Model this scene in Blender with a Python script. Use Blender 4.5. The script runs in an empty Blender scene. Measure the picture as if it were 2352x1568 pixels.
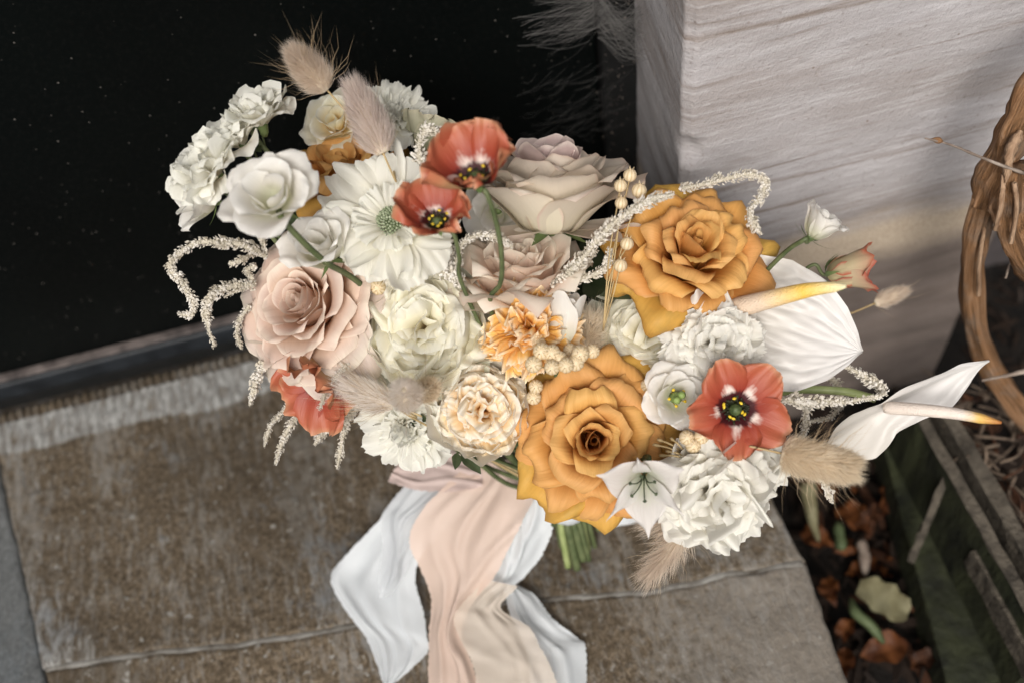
import bpy, math, random
import numpy as np
from mathutils import Matrix, Vector, noise

random.seed(7)
RNG = np.random.default_rng(7)
scn = bpy.context.scene
C = scn.collection
R_ = math.radians

# ------------------------------------------------------------------ camera
F = 2287.0; CX, CY = 1176.0, 784.0            # lens in the units of a 2352 px wide frame (35 mm on 36 mm)
_nad = np.array([324.0, -1516.0, -F]); UPV = -_nad / np.linalg.norm(_nad)
_fw = np.array([0, 0, -1.0]); _y0 = _fw - UPV * _fw.dot(UPV); _y0 /= np.linalg.norm(_y0)
_x0 = np.cross(_y0, UPV); _a = R_(2.8)
_X = _x0 * math.cos(_a) + _y0 * math.sin(_a); _Y = np.cross(UPV, _X)
RM = np.array([_X, _Y, UPV])                   # camera axes to world
H = 0.85
CAM = np.array([0.0, 0.0, H])
cam_d = bpy.data.cameras.new('camera'); cam = bpy.data.objects.new('camera', cam_d); C.objects.link(cam)
cam_d.lens = 35.0; cam_d.sensor_width = 36.0; cam_d.clip_start = 0.02; cam_d.clip_end = 200
m4 = Matrix([list(RM[i]) + [CAM[i]] for i in range(3)] + [[0, 0, 0, 1]])
cam.matrix_world = m4
cam_d.dof.use_dof = True; cam_d.dof.focus_distance = 0.695; cam_d.dof.aperture_fstop = 3.0
scn.camera = cam

# ------------------------------------------------------------------ light (soft open shade / overcast)
SUN_EL, SUN_AZ = R_(43), R_(196)               # azimuth clockwise from +Y
world = bpy.data.worlds.new('World'); scn.world = world; world.use_nodes = True
wn = world.node_tree; bg = wn.nodes['Background']
sky = wn.nodes.new('ShaderNodeTexSky'); sky.sky_type = 'NISHITA'; sky.sun_disc = False
sky.sun_elevation = SUN_EL; sky.sun_rotation = SUN_AZ; sky.air_density = 1.0; sky.dust_density = 5.0; sky.ozone_density = 1.0
_hs = wn.nodes.new('ShaderNodeHueSaturation'); _hs.inputs['Saturation'].default_value = 0.35      # cloud veil: nearly neutral daylight
wn.links.new(sky.outputs[0], _hs.inputs['Color']); wn.links.new(_hs.outputs[0], bg.inputs[0]); bg.inputs[1].default_value = 0.085
sun_d = bpy.data.lights.new('sun', 'SUN'); sun = bpy.data.objects.new('sun', sun_d); C.objects.link(sun)
sun_d.energy = 2.0; sun_d.angle = R_(30); sun_d.color = (1.0, 0.965, 0.91)
sdir = Vector((math.sin(SUN_AZ) * math.cos(SUN_EL), math.cos(SUN_AZ) * math.cos(SUN_EL), math.sin(SUN_EL)))
sun.rotation_euler = sdir.to_track_quat('Z', 'Y').to_euler(); sun.location = (0, -2, 3)
scn.view_settings.view_transform = 'Standard'; scn.view_settings.look = 'None'
scn.view_settings.exposure = 0.38; scn.view_settings.gamma = 1.0; scn.view_settings.use_curve_mapping = False
scn.render.engine = 'CYCLES'

# ------------------------------------------------------------------ placement helpers
def ray(px, py): return RM @ np.array([(px - CX) / F, -(py - CY) / F, -1.0])
def P(px, py, d): return CAM + ray(px, py) * d
def onz(px, py, z):
    r = ray(px, py); return CAM + r * (z - CAM[2]) / r[2]
def ony(px, py, y):
    r = ray(px, py); return CAM + r * (y - CAM[1]) / r[1]
def camdir(v):
    v = np.array(v, float); v /= np.linalg.norm(v); return RM @ v

# ------------------------------------------------------------------ object helpers
def tag(o, label=None, cat=None, group=None, kind=None):
    if label: o['label'] = label
    if cat: o['category'] = cat
    if group: o['group'] = group
    if kind: o['kind'] = kind
    return o
def obj(name, v, f, mat, parent=None, uv=None, smooth=True, label=None, kind=None):
    me = bpy.data.meshes.new(name)
    if isinstance(v, np.ndarray): v = v.tolist()
    me.from_pydata(v, [], f if isinstance(f, list) else f.tolist())
    if uv is not None:
        l = me.uv_layers.new(name='UVMap')
        li = np.empty(len(me.loops), dtype=np.int32); me.loops.foreach_get('vertex_index', li)
        l.data.foreach_set('uv', np.asarray(uv, dtype=np.float32)[li].ravel())
    if smooth: me.polygons.foreach_set('use_smooth', [True] * len(me.polygons))
    me.materials.append(mat)
    o = bpy.data.objects.new(name, me); C.objects.link(o)
    if parent: o.parent = parent
    if label: o['label'] = label
    if kind: o['kind'] = kind
    return o
def grid_faces(nu, nv, off=0):
    i = np.arange(nu - 1)[:, None]; j = np.arange(nv - 1)[None, :]
    a = i * nv + j + off
    return np.stack([a, a + nv, a + nv + 1, a + 1], -1).reshape(-1, 4)
class MB:
    """collects pieces into one mesh"""
    def __init__(s): s.v = []; s.f = []; s.uv = []; s.n = 0
    def add(s, v, f, uv=None):
        v = np.asarray(v, float); s.v.append(v)
        for q in (f.tolist() if isinstance(f, np.ndarray) else f): s.f.append([k + s.n for k in q])
        s.uv.append(np.asarray(uv, float) if uv is not None else np.zeros((len(v), 2)))
        s.n += len(v); return s
    def build(s, name, mat, parent=None, **k):
        return obj(name, np.concatenate(s.v), s.f, mat, parent, uv=np.concatenate(s.uv), **k)
def catmull(pts, n):
    pts = np.asarray(pts, float)
    if len(pts) == 2: return pts[0] + (pts[1] - pts[0]) * np.linspace(0, 1, n)[:, None]
    p = np.vstack([2 * pts[0] - pts[1], pts, 2 * pts[-1] - pts[-2]])
    m = len(pts) - 1; t = np.linspace(0, m - 1e-6, n); i = t.astype(int); u = (t - i)[:, None]
    a, b, c, d = p[i], p[i + 1], p[i + 2], p[i + 3]
    return 0.5 * (2 * b + (c - a) * u + (2 * a - 5 * b + 4 * c - d) * u**2 + (3 * b - a - 3 * c + d) * u**3)
def frames(p):
    t = np.gradient(p, axis=0); t /= np.linalg.norm(t, axis=1)[:, None] + 1e-12
    n = np.cross(t[0], [0.3, 0.2, 0.93]); n /= np.linalg.norm(n); N = []
    for k in range(len(p)):
        n = n - t[k] * n.dot(t[k]); n /= np.linalg.norm(n) + 1e-12; N.append(n)
    N = np.array(N); return t, N, np.cross(t, N)
def tube(p, r, n=7, wob=0.0, seed=0):
    p = np.asarray(p, float); r = np.broadcast_to(np.asarray(r, float), (len(p),))
    t, N, B = frames(p); a = np.linspace(0, 2 * math.pi, n, endpoint=False)
    rr = r[:, None] * np.ones(n)[None, :]
    if wob:
        g = np.random.default_rng(seed); rr = rr * (1 + wob * (g.random(rr.shape) - .5))
    v = p[:, None, :] + rr[..., None] * (N[:, None, :] * np.cos(a)[None, :, None] + B[:, None, :] * np.sin(a)[None, :, None])
    m = len(p); f = []
    for i in range(m - 1):
        for j in range(n):
            k = (j + 1) % n; f.append([i * n + j, i * n + k, (i + 1) * n + k, (i + 1) * n + j])
    f.append(list(range(n))[::-1]); f.append([(m - 1) * n + j for j in range(n)])
    uv = np.stack(np.meshgrid(np.linspace(0, 1, m), np.linspace(0, 1, n), indexing='ij'), -1).reshape(-1, 2)
    return v.reshape(-1, 3), f, uv

# ------------------------------------------------------------------ materials
def newmat(name):
    m = bpy.data.materials.new(name); m.use_nodes = True; nt = m.node_tree
    for n in list(nt.nodes): nt.nodes.remove(n)
    out = nt.nodes.new('ShaderNodeOutputMaterial'); return m, nt, out
def node(nt, t, **k):
    n = nt.nodes.new(t)
    for a, b in k.items():
        if a.startswith('i_'): n.inputs[int(a[2:])].default_value = b
        else: setattr(n, a, b)
    return n
def ramp(nt, stops, fac, interp='LINEAR'):
    r = nt.nodes.new('ShaderNodeValToRGB'); e = r.color_ramp.elements; r.color_ramp.interpolation = interp
    while len(e) < len(stops): e.new(0.5)
    for k, (p, c) in enumerate(stops): e[k].position = p; e[k].color = (*c, 1) if len(c) == 3 else c
    nt.links.new(fac, r.inputs[0]); return r.outputs[0]
def mixc(nt, fac, a, b, mode='MIX'):
    m = nt.nodes.new('ShaderNodeMix'); m.data_type = 'RGBA'; m.blend_type = mode
    for s, x in ((0, fac), (6, a), (7, b)):
        if isinstance(x, bpy.types.NodeSocket): nt.links.new(x, m.inputs[s])
        elif s == 0: m.inputs[0].default_value = x
        else: m.inputs[s].default_value = (*x, 1)
    return m.outputs[2]
def math_(nt, op, a, b=None, clamp=False):
    m = nt.nodes.new('ShaderNodeMath'); m.operation = op; m.use_clamp = clamp
    for s, x in ((0, a), (1, b)):
        if x is None: continue
        if isinstance(x, bpy.types.NodeSocket): nt.links.new(x, m.inputs[s])
        else: m.inputs[s].default_value = x
    return m.outputs[0]
def noise_(nt, vec, scale, detail=4, rough=.55, dist=0.0, out=0):
    n = nt.nodes.new('ShaderNodeTexNoise'); n.inputs['Scale'].default_value = scale; n.inputs['Detail'].default_value = detail
    n.inputs['Roughness'].default_value = rough; n.inputs['Distortion'].default_value = dist
    nt.links.new(vec, n.inputs['Vector']); return n.outputs[out]
def mapping(nt, vec, scale=(1, 1, 1), rot=(0, 0, 0), loc=(0, 0, 0)):
    m = nt.nodes.new('ShaderNodeMapping'); m.inputs['Scale'].default_value = scale
    m.inputs['Rotation'].default_value = rot; m.inputs['Location'].default_value = loc
    nt.links.new(vec, m.inputs[0]); return m.outputs[0]
def bump(nt, h, dist, strength=1.0, prev=None):
    b = nt.nodes.new('ShaderNodeBump'); b.inputs['Distance'].default_value = dist; b.inputs['Strength'].default_value = strength
    nt.links.new(h, b.inputs['Height'])
    if prev is not None: nt.links.new(prev, b.inputs['Normal'])
    return b.outputs[0]

def petal_mat(name, base, mid, tip, edge=None, edge_w=0.12, trans=0.25, rough=0.55, vein=0.10, streak=None, backc=None, blotch=None, bmp=0.0005):
    """colour runs from the claw (v=0) to the rim (v=1); thin veins run along the petal"""
    m, nt, out = newmat(name)
    tc = node(nt, 'ShaderNodeTexCoord'); sep = node(nt, 'ShaderNodeSeparateXYZ'); nt.links.new(tc.outputs['UV'], sep.inputs[0])
    col = ramp(nt, [(0.0, base), (0.35, tuple((np.array(base) + np.array(mid)) / 2)), (0.6, mid), (1.0, tip)], sep.outputs[1])
    u = math_(nt, 'ABSOLUTE', math_(nt, 'SUBTRACT', sep.outputs[0], 0.5))
    u2 = math_(nt, 'MULTIPLY', u, 2.0)
    oi = node(nt, 'ShaderNodeObjectInfo'); 
    off = math_(nt, 'MULTIPLY', oi.outputs['Random'], 20.0)
    comb = node(nt, 'ShaderNodeCombineXYZ'); nt.links.new(sep.outputs[0], comb.inputs[0]); nt.links.new(sep.outputs[1], comb.inputs[1]); nt.links.new(off, comb.inputs[2])
    vv = mapping(nt, comb.outputs[0], scale=(30, 2.2, 1)); vn = noise_(nt, vv, 1.0, 3, .6)
    soft = noise_(nt, comb.outputs[0], 3.0, 3, .5)
    if streak: col = mixc(nt, math_(nt, 'MULTIPLY', ramp(nt, [(.42, (0, 0, 0)), (.62, (1, 1, 1))], vn), .75), col, streak)
    if edge:
        e1 = math_(nt, 'MAXIMUM', math_(nt, 'POWER', u2, 2.5), math_(nt, 'POWER', sep.outputs[1], 2.5))
        e1 = math_(nt, 'ADD', e1, math_(nt, 'MULTIPLY', math_(nt, 'SUBTRACT', soft, .5), .35))
        ef = ramp(nt, [(1 - edge_w * 2.2, (0, 0, 0)), (1.0 - edge_w * .3, (1, 1, 1))], e1)
        col = mixc(nt, ef, col, edge)
    if blotch:   # aged, olive or bruised patches
        g = node(nt, 'ShaderNodeTexCoord'); bn = noise_(nt, g.outputs['Object'], 55, 4, .6)
        col = mixc(nt, math_(nt, 'MULTIPLY', ramp(nt, [(.5, (0, 0, 0)), (.68, (1, 1, 1))], bn), .6), col, blotch)
    hv = node(nt, 'ShaderNodeHueSaturation'); nt.links.new(col, hv.inputs['Color'])
    nt.links.new(math_(nt, 'ADD', math_(nt, 'MULTIPLY', oi.outputs['Random'], .12), .94), hv.inputs['Value'])
    nt.links.new(math_(nt, 'ADD', math_(nt, 'MULTIPLY', oi.outputs['Random'], .012), .494), hv.inputs['Hue'])
    c2 = mixc(nt, math_(nt, 'MULTIPLY', ramp(nt, [(.35, (1, 1, 1)), (.6, (0, 0, 0))], vn), vein), hv.outputs[0], tuple(np.array(mid) * .72))
    if backc:
        geo = node(nt, 'ShaderNodeNewGeometry'); c2 = mixc(nt, math_(nt, 'MULTIPLY', geo.outputs['Backfacing'], .8), c2, backc)
    pb = node(nt, 'ShaderNodeBsdfPrincipled'); nt.links.new(c2, pb.inputs['Base Color']); pb.inputs['Roughness'].default_value = rough
    pb.inputs['Specular IOR Level'].default_value = 0.25
    g2 = node(nt, 'ShaderNodeTexCoord'); fn = noise_(nt, g2.outputs['Object'], 900, 2, .5)
    b = bump(nt, fn, 0.0001, .35, bump(nt, vn, bmp, .5)); nt.links.new(b, pb.inputs['Normal'])
    tr = node(nt, 'ShaderNodeBsdfTranslucent'); nt.links.new(c2, tr.inputs[0])
    mx = node(nt, 'ShaderNodeMixShader', i_0=trans); nt.links.new(pb.outputs[0], mx.inputs[1]); nt.links.new(tr.outputs[0], mx.inputs[2])
    nt.links.new(mx.outputs[0], out.inputs[0]); return m
def plain_mat(name, c1, c2, scale=60, rough=.6, bmp=.0004, bscale=300, trans=0.0, spec=.3, aniso=(1, 1, 1), detail=4, r0=.35, r1=.65):
    m, nt, out = newmat(name); tc = node(nt, 'ShaderNodeTexCoord'); v = mapping(nt, tc.outputs['Object'], scale=aniso)
    oi = node(nt, 'ShaderNodeObjectInfo')
    va = node(nt, 'ShaderNodeVectorMath', operation='ADD'); nt.links.new(v, va.inputs[0]); nt.links.new(oi.outputs['Random'], va.inputs[1]); v = va.outputs[0]
    n = noise_(nt, v, scale, detail); col = ramp(nt, [(r0, c1), (r1, c2)], n)
    pb = node(nt, 'ShaderNodeBsdfPrincipled'); nt.links.new(col, pb.inputs['Base Color']); pb.inputs['Roughness'].default_value = rough
    pb.inputs['Specular IOR Level'].default_value = spec
    bn = noise_(nt, v, bscale, 3); nt.links.new(bump(nt, bn, bmp, .8), pb.inputs['Normal'])
    if trans:
        tr = node(nt, 'ShaderNodeBsdfTranslucent'); nt.links.new(col, tr.inputs[0])
        mx = node(nt, 'ShaderNodeMixShader', i_0=trans); nt.links.new(pb.outputs[0], mx.inputs[1]); nt.links.new(tr.outputs[0], mx.inputs[2])
        nt.links.new(mx.outputs[0], out.inputs[0])
    else: nt.links.new(pb.outputs[0], out.inputs[0])
    return m

M = {}
M['amber'] = petal_mat('amber petal', (.48, .12, .010), (.64, .285, .065), (.75, .43, .155), edge=(.62, .35, .12), trans=.22, vein=.22, bmp=.0012)  # deep base colour also paints shade into the gaps between petals
M['amber_old'] = petal_mat('aged amber petal', (.54, .27, .04), (.62, .34, .07), (.62, .34, .08), edge=(.46, .24, .06), trans=.2, vein=.25, blotch=(.44, .27, .07), bmp=.0012)
M['pink'] = petal_mat('peach pink petal', (.88, .50, .27), (.80, .58, .43), (.66, .51, .44), edge=(.82, .69, .58), trans=.32)
M['pink_out'] = petal_mat('dusty outer rose petal', (.68, .60, .46), (.65, .54, .45), (.60, .49, .43), edge=(.68, .60, .50), trans=.25, vein=.15)
M['beige'] = petal_mat('beige rose petal', (.72, .66, .50), (.75, .67, .55), (.76, .66, .56), edge=(.70, .56, .46), edge_w=.06, trans=.3)
M['beige_in'] = petal_mat('mauve inner rose petal', (.74, .55, .45), (.68, .52, .46), (.54, .40, .38), edge=(.72, .60, .54), edge_w=.08, trans=.25)
M['peach'] = petal_mat('peach petal', (.92, .56, .40), (.89, .68, .54), (.86, .74, .62), edge=(.84, .76, .64), trans=.36)
M['white'] = petal_mat('white petal', (.72, .72, .52), (.86, .83, .77), (.87, .85, .81), trans=.46, vein=.06)  # warm base colour imitates the yellowish shading deep in the bloom
M['cool_white'] = petal_mat('pale green white petal', (.78, .74, .58), (.88, .86, .78), (.89, .88, .81), trans=.46, vein=.08, bmp=.0009)
M['ivory'] = petal_mat('ivory petal', (.90, .66, .24), (.90, .84, .64), (.89, .86, .74), edge=(.89, .87, .78), trans=.48, vein=.04)
M['ivory_green'] = petal_mat('greenish outer petal', (.55, .58, .38), (.66, .67, .52), (.68, .68, .55), edge=(.76, .75, .65), trans=.28, vein=.12)
M['cream_orange'] = petal_mat('cream petal with orange heart', (.90, .30, .03), (.92, .58, .22), (.90, .80, .62), edge=(.89, .85, .76), edge_w=.14, trans=.40, vein=.05)
M['cream_out'] = petal_mat('cream outer petal', (.84, .64, .42), (.85, .77, .64), (.85, .80, .71), trans=.46, vein=.06)
M['carn_orange'] = petal_mat('orange streaked carnation petal', (.85, .26, .02), (.86, .38, .05), (.85, .52, .18), edge=(.88, .72, .50), edge_w=.13, streak=(.84, .50, .18), trans=.26, vein=.1)
M['carn_white'] = petal_mat('white carnation petal', (.78, .74, .56), (.87, .84, .76), (.88, .86, .80), trans=.46, vein=.08, bmp=.0009)
M['anth'] = petal_mat('waxy white spathe', (.56, .52, .46), (.62, .59, .565), (.64, .62, .60), trans=.12, rough=.30, vein=.03, bmp=.0002)
M['alstro'] = petal_mat('alstroemeria petal', (.55, .62, .40), (.72, .69, .65), (.74, .70, .67), streak=(.66, .62, .58), trans=.28, vein=.1)
M['bud_green'] = petal_mat('green tinged petal', (.40, .42, .26), (.48, .47, .33), (.50, .47, .34), edge=(.55, .50, .36), trans=.2, vein=.3)
M['rustbud'] = petal_mat('rust tinted bud petal', (.42, .36, .20), (.48, .38, .24), (.45, .24, .16), edge=(.42, .10, .06), edge_w=.14, trans=.2, vein=.2)
M['stem'] = plain_mat('green stem', (.060, .080, .032), (.115, .135, .060), 90, .5, .0002, 500)
M['stem_light'] = plain_mat('pale green stem', (.20, .25, .09), (.30, .34, .15), 60, .4, .0002, 500)
M['leaf'] = plain_mat('leaf green', (.035, .052, .024), (.075, .098, .048), 50, .5, .0004, 200, trans=.12)
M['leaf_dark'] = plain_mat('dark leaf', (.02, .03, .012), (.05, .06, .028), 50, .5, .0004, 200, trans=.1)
M['sepal'] = plain_mat('sepal green', (.10, .15, .05), (.18, .23, .09), 120, .5, .0002, 500)
M['straw'] = plain_mat('dry straw stalk', (.38, .27, .13), (.50, .38, .20), 90, .6, .0002, 500)
M['fluff'] = plain_mat('dry fluffy hair', (.66, .55, .45), (.80, .70, .59), 40, .8, 0, 10, trans=.5)
M['fluff_mauve'] = plain_mat('mauve grey fluffy hair', (.62, .52, .47), (.74, .65, .59), 40, .8, 0, 10, trans=.5)
M['fluff_grey'] = plain_mat('greyish fluffy hair', (.86, .80, .74), (.93, .88, .82), 40, .8, 0, 10, trans=.5)
M['fluff_tan'] = plain_mat('tan fluffy hair', (.78, .67, .51), (.88, .79, .65), 40, .8, 0, 10, trans=.5)
M['awn'] = plain_mat('golden bristle', (.42, .30, .18), (.55, .42, .28), 40, .7, 0, 10, trans=.2)
M['core'] = plain_mat('seed head core', (.66, .55, .40), (.76, .67, .53), 90, .8, .0006, 900)
M['amar'] = plain_mat('cream amaranth bract', (.64, .58, .47), (.86, .82, .76), 140, .7, .0002, 900, trans=.25)
M['amar_core'] = plain_mat('amaranth core', (.40, .36, .28), (.50, .45, .36), 300, .8, .0004, 900)
M['anther'] = plain_mat('yellow anther', (.62, .42, .02), (.78, .58, .06), 200, .6, .0002, 900)
M['dark'] = plain_mat('dark stamen', (.012, .014, .006), (.03, .03, .012), 200, .5, .0004, 900)
M['pist_dark'] = plain_mat('dark green pistil', (.03, .05, .015), (.09, .12, .045), 300, .5, .0003, 900)
M['pist'] = plain_mat('green pistil', (.16, .24, .06), (.26, .34, .11), 200, .5, .0004, 900)
M['pincushion'] = plain_mat('pincushion green', (.14, .18, .09), (.42, .46, .32), 500, .6, .0002, 900)

def rust_mat():
    m, nt, out = newmat('rust orange petal with white and maroon base')
    tc = node(nt, 'ShaderNodeTexCoord'); sep = node(nt, 'ShaderNodeSeparateXYZ'); nt.links.new(tc.outputs['UV'], sep.inputs[0])
    u = math_(nt, 'MULTIPLY', math_(nt, 'ABSOLUTE', math_(nt, 'SUBTRACT', sep.outputs[0], .5)), 2.0)
    oi = node(nt, 'ShaderNodeObjectInfo')
    comb = node(nt, 'ShaderNodeCombineXYZ'); nt.links.new(sep.outputs[0], comb.inputs[0]); nt.links.new(sep.outputs[1], comb.inputs[1]); nt.links.new(math_(nt, 'MULTIPLY', oi.outputs['Random'], 9), comb.inputs[2])
    vn = noise_(nt, mapping(nt, comb.outputs[0], scale=(26, 2, 1)), 1, 3, .6); so = noise_(nt, comb.outputs[0], 4, 3)
    col = ramp(nt, [(.30, (.22, .026, .014)), (.55, (.33, .068, .032)), (.88, (.43, .135, .068)), (1, (.54, .29, .16))], sep.outputs[1])
    col = mixc(nt, math_(nt, 'MULTIPLY', vn, .35), col, (.40, .05, .035))
    # white flame in the middle low down, then maroon claw
    vv = math_(nt, 'ADD', sep.outputs[1], math_(nt, 'MULTIPLY', math_(nt, 'SUBTRACT', vn, .5), .16))
    wv = ramp(nt, [(.36, (1, 1, 1)), (.54, (0, 0, 0))], math_(nt, 'ADD', vv, math_(nt, 'ADD', math_(nt, 'MULTIPLY', math_(nt, 'POWER', u, 1.2), .60), math_(nt, 'MULTIPLY', math_(nt, 'SUBTRACT', so, .5), .45))))
    col = mixc(nt, math_(nt, 'MULTIPLY', wv, .9), col, (.80, .68, .60))
    col = mixc(nt, ramp(nt, [(.27, (1, 1, 1)), (.34, (0, 0, 0))], vv), col, (.05, .006, .008))
    geo = node(nt, 'ShaderNodeNewGeometry')
    bk = ramp(nt, [(.0, (.50, .44, .22)), (.55, (.52, .34, .17)), (1, (.52, .16, .08))], sep.outputs[1])
    col = mixc(nt, math_(nt, 'MULTIPLY', geo.outputs['Backfacing'], .8), col, bk)
    pb = node(nt, 'ShaderNodeBsdfPrincipled'); nt.links.new(col, pb.inputs['Base Color']); pb.inputs['Roughness'].default_value = .45
    pb.inputs['Specular IOR Level'].default_value = .35
    nt.links.new(bump(nt, vn, .0008, .6), pb.inputs['Normal'])
    tr = node(nt, 'ShaderNodeBsdfTranslucent'); nt.links.new(col, tr.inputs[0])
    mx = node(nt, 'ShaderNodeMixShader', i_0=.25); nt.links.new(pb.outputs[0], mx.inputs[1]); mx.inputs[0].default_value = .13; nt.links.new(tr.outputs[0], mx.inputs[2])
    nt.links.new(mx.outputs[0], out.inputs[0]); return m
M['rust'] = rust_mat()

def spadix_mat(name, c0, c1, c2, p1, p2):
    m, nt, out = newmat(name); tc = node(nt, 'ShaderNodeTexCoord'); sep = node(nt, 'ShaderNodeSeparateXYZ'); nt.links.new(tc.outputs['UV'], sep.inputs[0])
    n = noise_(nt, tc.outputs['Object'], 150, 2)
    f = math_(nt, 'ADD', sep.outputs[0], math_(nt, 'MULTIPLY', math_(nt, 'SUBTRACT', n, .5), .08))
    col = ramp(nt, [(0, c0), (p1, c0), (p2, c1), (1, c2)], f)
    vo = node(nt, 'ShaderNodeTexVoronoi'); vo.inputs['Scale'].default_value = 1100; nt.links.new(tc.outputs['Object'], vo.inputs['Vector'])
    col = mixc(nt, math_(nt, 'MULTIPLY', ramp(nt, [(0.0, (1, 1, 1)), (.25, (0, 0, 0))], vo.outputs['Distance']), .35), col, (.45, .28, .12))
    pb = node(nt, 'ShaderNodeBsdfPrincipled'); nt.links.new(col, pb.inputs['Base Color']); pb.inputs['Roughness'].default_value = .45
    nt.links.new(bump(nt, vo.outputs['Distance'], .0006, .8), pb.inputs['Normal']); nt.links.new(pb.outputs[0], out.inputs[0]); return m
M['spadix_y'] = spadix_mat('cream to yellow spadix', (.72, .56, .42), (.80, .50, .08), (.80, .72, .45), .30, .62)
M['spadix_o'] = spadix_mat('pink white to orange spadix', (.74, .64, .56), (.72, .45, .12), (.38, .12, .03), .70, .82)

def silk_mat(name, c, trans=.35, rough=.5, mixt=0.0):
    m, nt, out = newmat(name); tc = node(nt, 'ShaderNodeTexCoord')
    n = noise_(nt, tc.outputs['Object'], 14, 4); col = ramp(nt, [(.3, tuple(np.array(c) * .93)), (.7, c)], n)
    pb = node(nt, 'ShaderNodeBsdfPrincipled'); nt.links.new(col, pb.inputs['Base Color']); pb.inputs['Roughness'].default_value = rough
    pb.inputs['Specular IOR Level'].default_value = .3; pb.inputs['Sheen Weight'].default_value = .15
    w = noise_(nt, mapping(nt, tc.outputs['UV'], scale=(9, 60, 1)), 1.0, 4, .6, .6); w2 = noise_(nt, tc.outputs['Object'], 60, 4, .6)
    nt.links.new(bump(nt, w2, .0008, .4, bump(nt, w, .0004, .4)), pb.inputs['Normal'])
    tr = node(nt, 'ShaderNodeBsdfTranslucent'); nt.links.new(col, tr.inputs[0])
    mx = node(nt, 'ShaderNodeMixShader', i_0=trans); nt.links.new(pb.outputs[0], mx.inputs[1]); nt.links.new(tr.outputs[0], mx.inputs[2])
    last = mx.outputs[0]
    if mixt:
        tp = node(nt, 'ShaderNodeBsdfTransparent'); m2 = node(nt, 'ShaderNodeMixShader', i_0=mixt); nt.links.new(last, m2.inputs[1]); nt.links.new(tp.outputs[0], m2.inputs[2]); last = m2.outputs[0]
    nt.links.new(last, out.inputs[0]); return m
M['silk_white'] = silk_mat('white silk', (.76, .79, .81))
M['silk_sheer'] = silk_mat('sheer white silk', (.70, .72, .74), mixt=.30)
M['silk_pink'] = silk_mat('blush pink silk', (.80, .62, .52), trans=.3, mixt=.16)
M['silk_cream'] = silk_mat('cream silk', (.86, .75, .64), mixt=.28)
M['silk_mauve'] = silk_mat('mauve silk', (.62, .49, .45), trans=.3)

# ---- setting materials
ZJ = float(ony(1980, 515, .505)[2])
def pier_mat():
    m, nt, out = newmat('weathered pale sandstone'); tc = node(nt, 'ShaderNodeTexCoord'); o = tc.outputs['Object']
    r = (0, R_(-7), 0)
    big = noise_(nt, mapping(nt, o, scale=(2.2, 2.2, 9), rot=r), 1, 5, .55, .6)
    st = noise_(nt, mapping(nt, o, scale=(3.5, 3.5, 70), rot=r), 1, 6, .6, .8)
    st2 = noise_(nt, mapping(nt, o, scale=(16, 16, 190), rot=r), 1, 4, .65, .2)
    fine = noise_(nt, o, 420, 4, .7)
    col = ramp(nt, [(.30, (.31, .275, .26)), (.48, (.385, .36, .36)), (.7, (.45, .43, .445))], big)
    col = mixc(nt, math_(nt, 'MULTIPLY', ramp(nt, [(.33, (1, 1, 1)), (.47, (0, 0, 0))], st), .8), col, (.20, .155, .125))
    col = mixc(nt, math_(nt, 'MULTIPLY', ramp(nt, [(.48, (0, 0, 0)), (.64, (1, 1, 1))], st2), .5), col, (.53, .51, .52))
    col = mixc(nt, math_(nt, 'MULTIPLY', ramp(nt, [(.30, (1, 1, 1)), (.42, (0, 0, 0))], noise_(nt, o, 170, 4, .7)), .5), col, (.22, .185, .165))
    # pale limewashed upper block to brown lower stone, darkened further as painted shade
    g = node(nt, 'ShaderNodeSeparateXYZ'); nt.links.new(o, g.inputs[0])
    h = math_(nt, 'ADD', g.outputs[2], math_(nt, 'MULTIPLY', math_(nt, 'SUBTRACT', big, .5), .07))
    shaded = ramp(nt, [(.46, (1, 1, 1)), (.52, (0, 0, 0))], math_(nt, 'SUBTRACT', math_(nt, 'ADD', h, .5), ZJ))
    brown = ramp(nt, [(.30, (.085, .064, .052)), (.70, (.19, .15, .128))], noise_(nt, mapping(nt, o, scale=(9, 9, 26), rot=r), 1, 5, .6, .5))
    col = mixc(nt, math_(nt, 'MULTIPLY', shaded, .93), col, brown)
    band = ramp(nt, [(.435, (0, 0, 0)), (.46, (1, 1, 1)), (.485, (1, 1, 1)), (.505, (0, 0, 0))], math_(nt, 'SUBTRACT', math_(nt, 'ADD', h, .5), ZJ))
    col = mixc(nt, math_(nt, 'MULTIPLY', band, .92), col, ramp(nt, [(.35, (.38, .30, .22)), (.65, (.54, .45, .35))], fine))
    vo = node(nt, 'ShaderNodeTexVoronoi'); vo.inputs['Scale'].default_value = 85; nt.links.new(o, vo.inputs['Vector'])
    spot = ramp(nt, [(.05, (1, 1, 1)), (.11, (0, 0, 0))], vo.outputs['Distance'])
    sm = noise_(nt, o, 30, 1); spot = math_(nt, 'MULTIPLY', spot, ramp(nt, [(.55, (0, 0, 0)), (.6, (1, 1, 1))], sm))
    col = mixc(nt, math_(nt, 'MULTIPLY', spot, .7), col, (.14, .08, .05))
    pb = node(nt, 'ShaderNodeBsdfPrincipled'); nt.links.new(col, pb.inputs['Base Color']); pb.inputs['Roughness'].default_value = .85; pb.inputs['Specular IOR Level'].default_value = .2
    b = bump(nt, big, .003, .4); b = bump(nt, math_(nt, 'MULTIPLY', st, math_(nt, 'SUBTRACT', 1.0, math_(nt, 'MULTIPLY', shaded, .85))), .0010, .5, b); b = bump(nt, st2, .0004, .5, b); b = bump(nt, noise_(nt, o, 150, 5, .7), .0016, .8, b); b = bump(nt, fine, .0010, .8, b)
    nt.links.new(b, pb.inputs['Normal']); nt.links.new(pb.outputs[0], out.inputs[0]); return m
M['pier'] = pier_mat()
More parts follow.
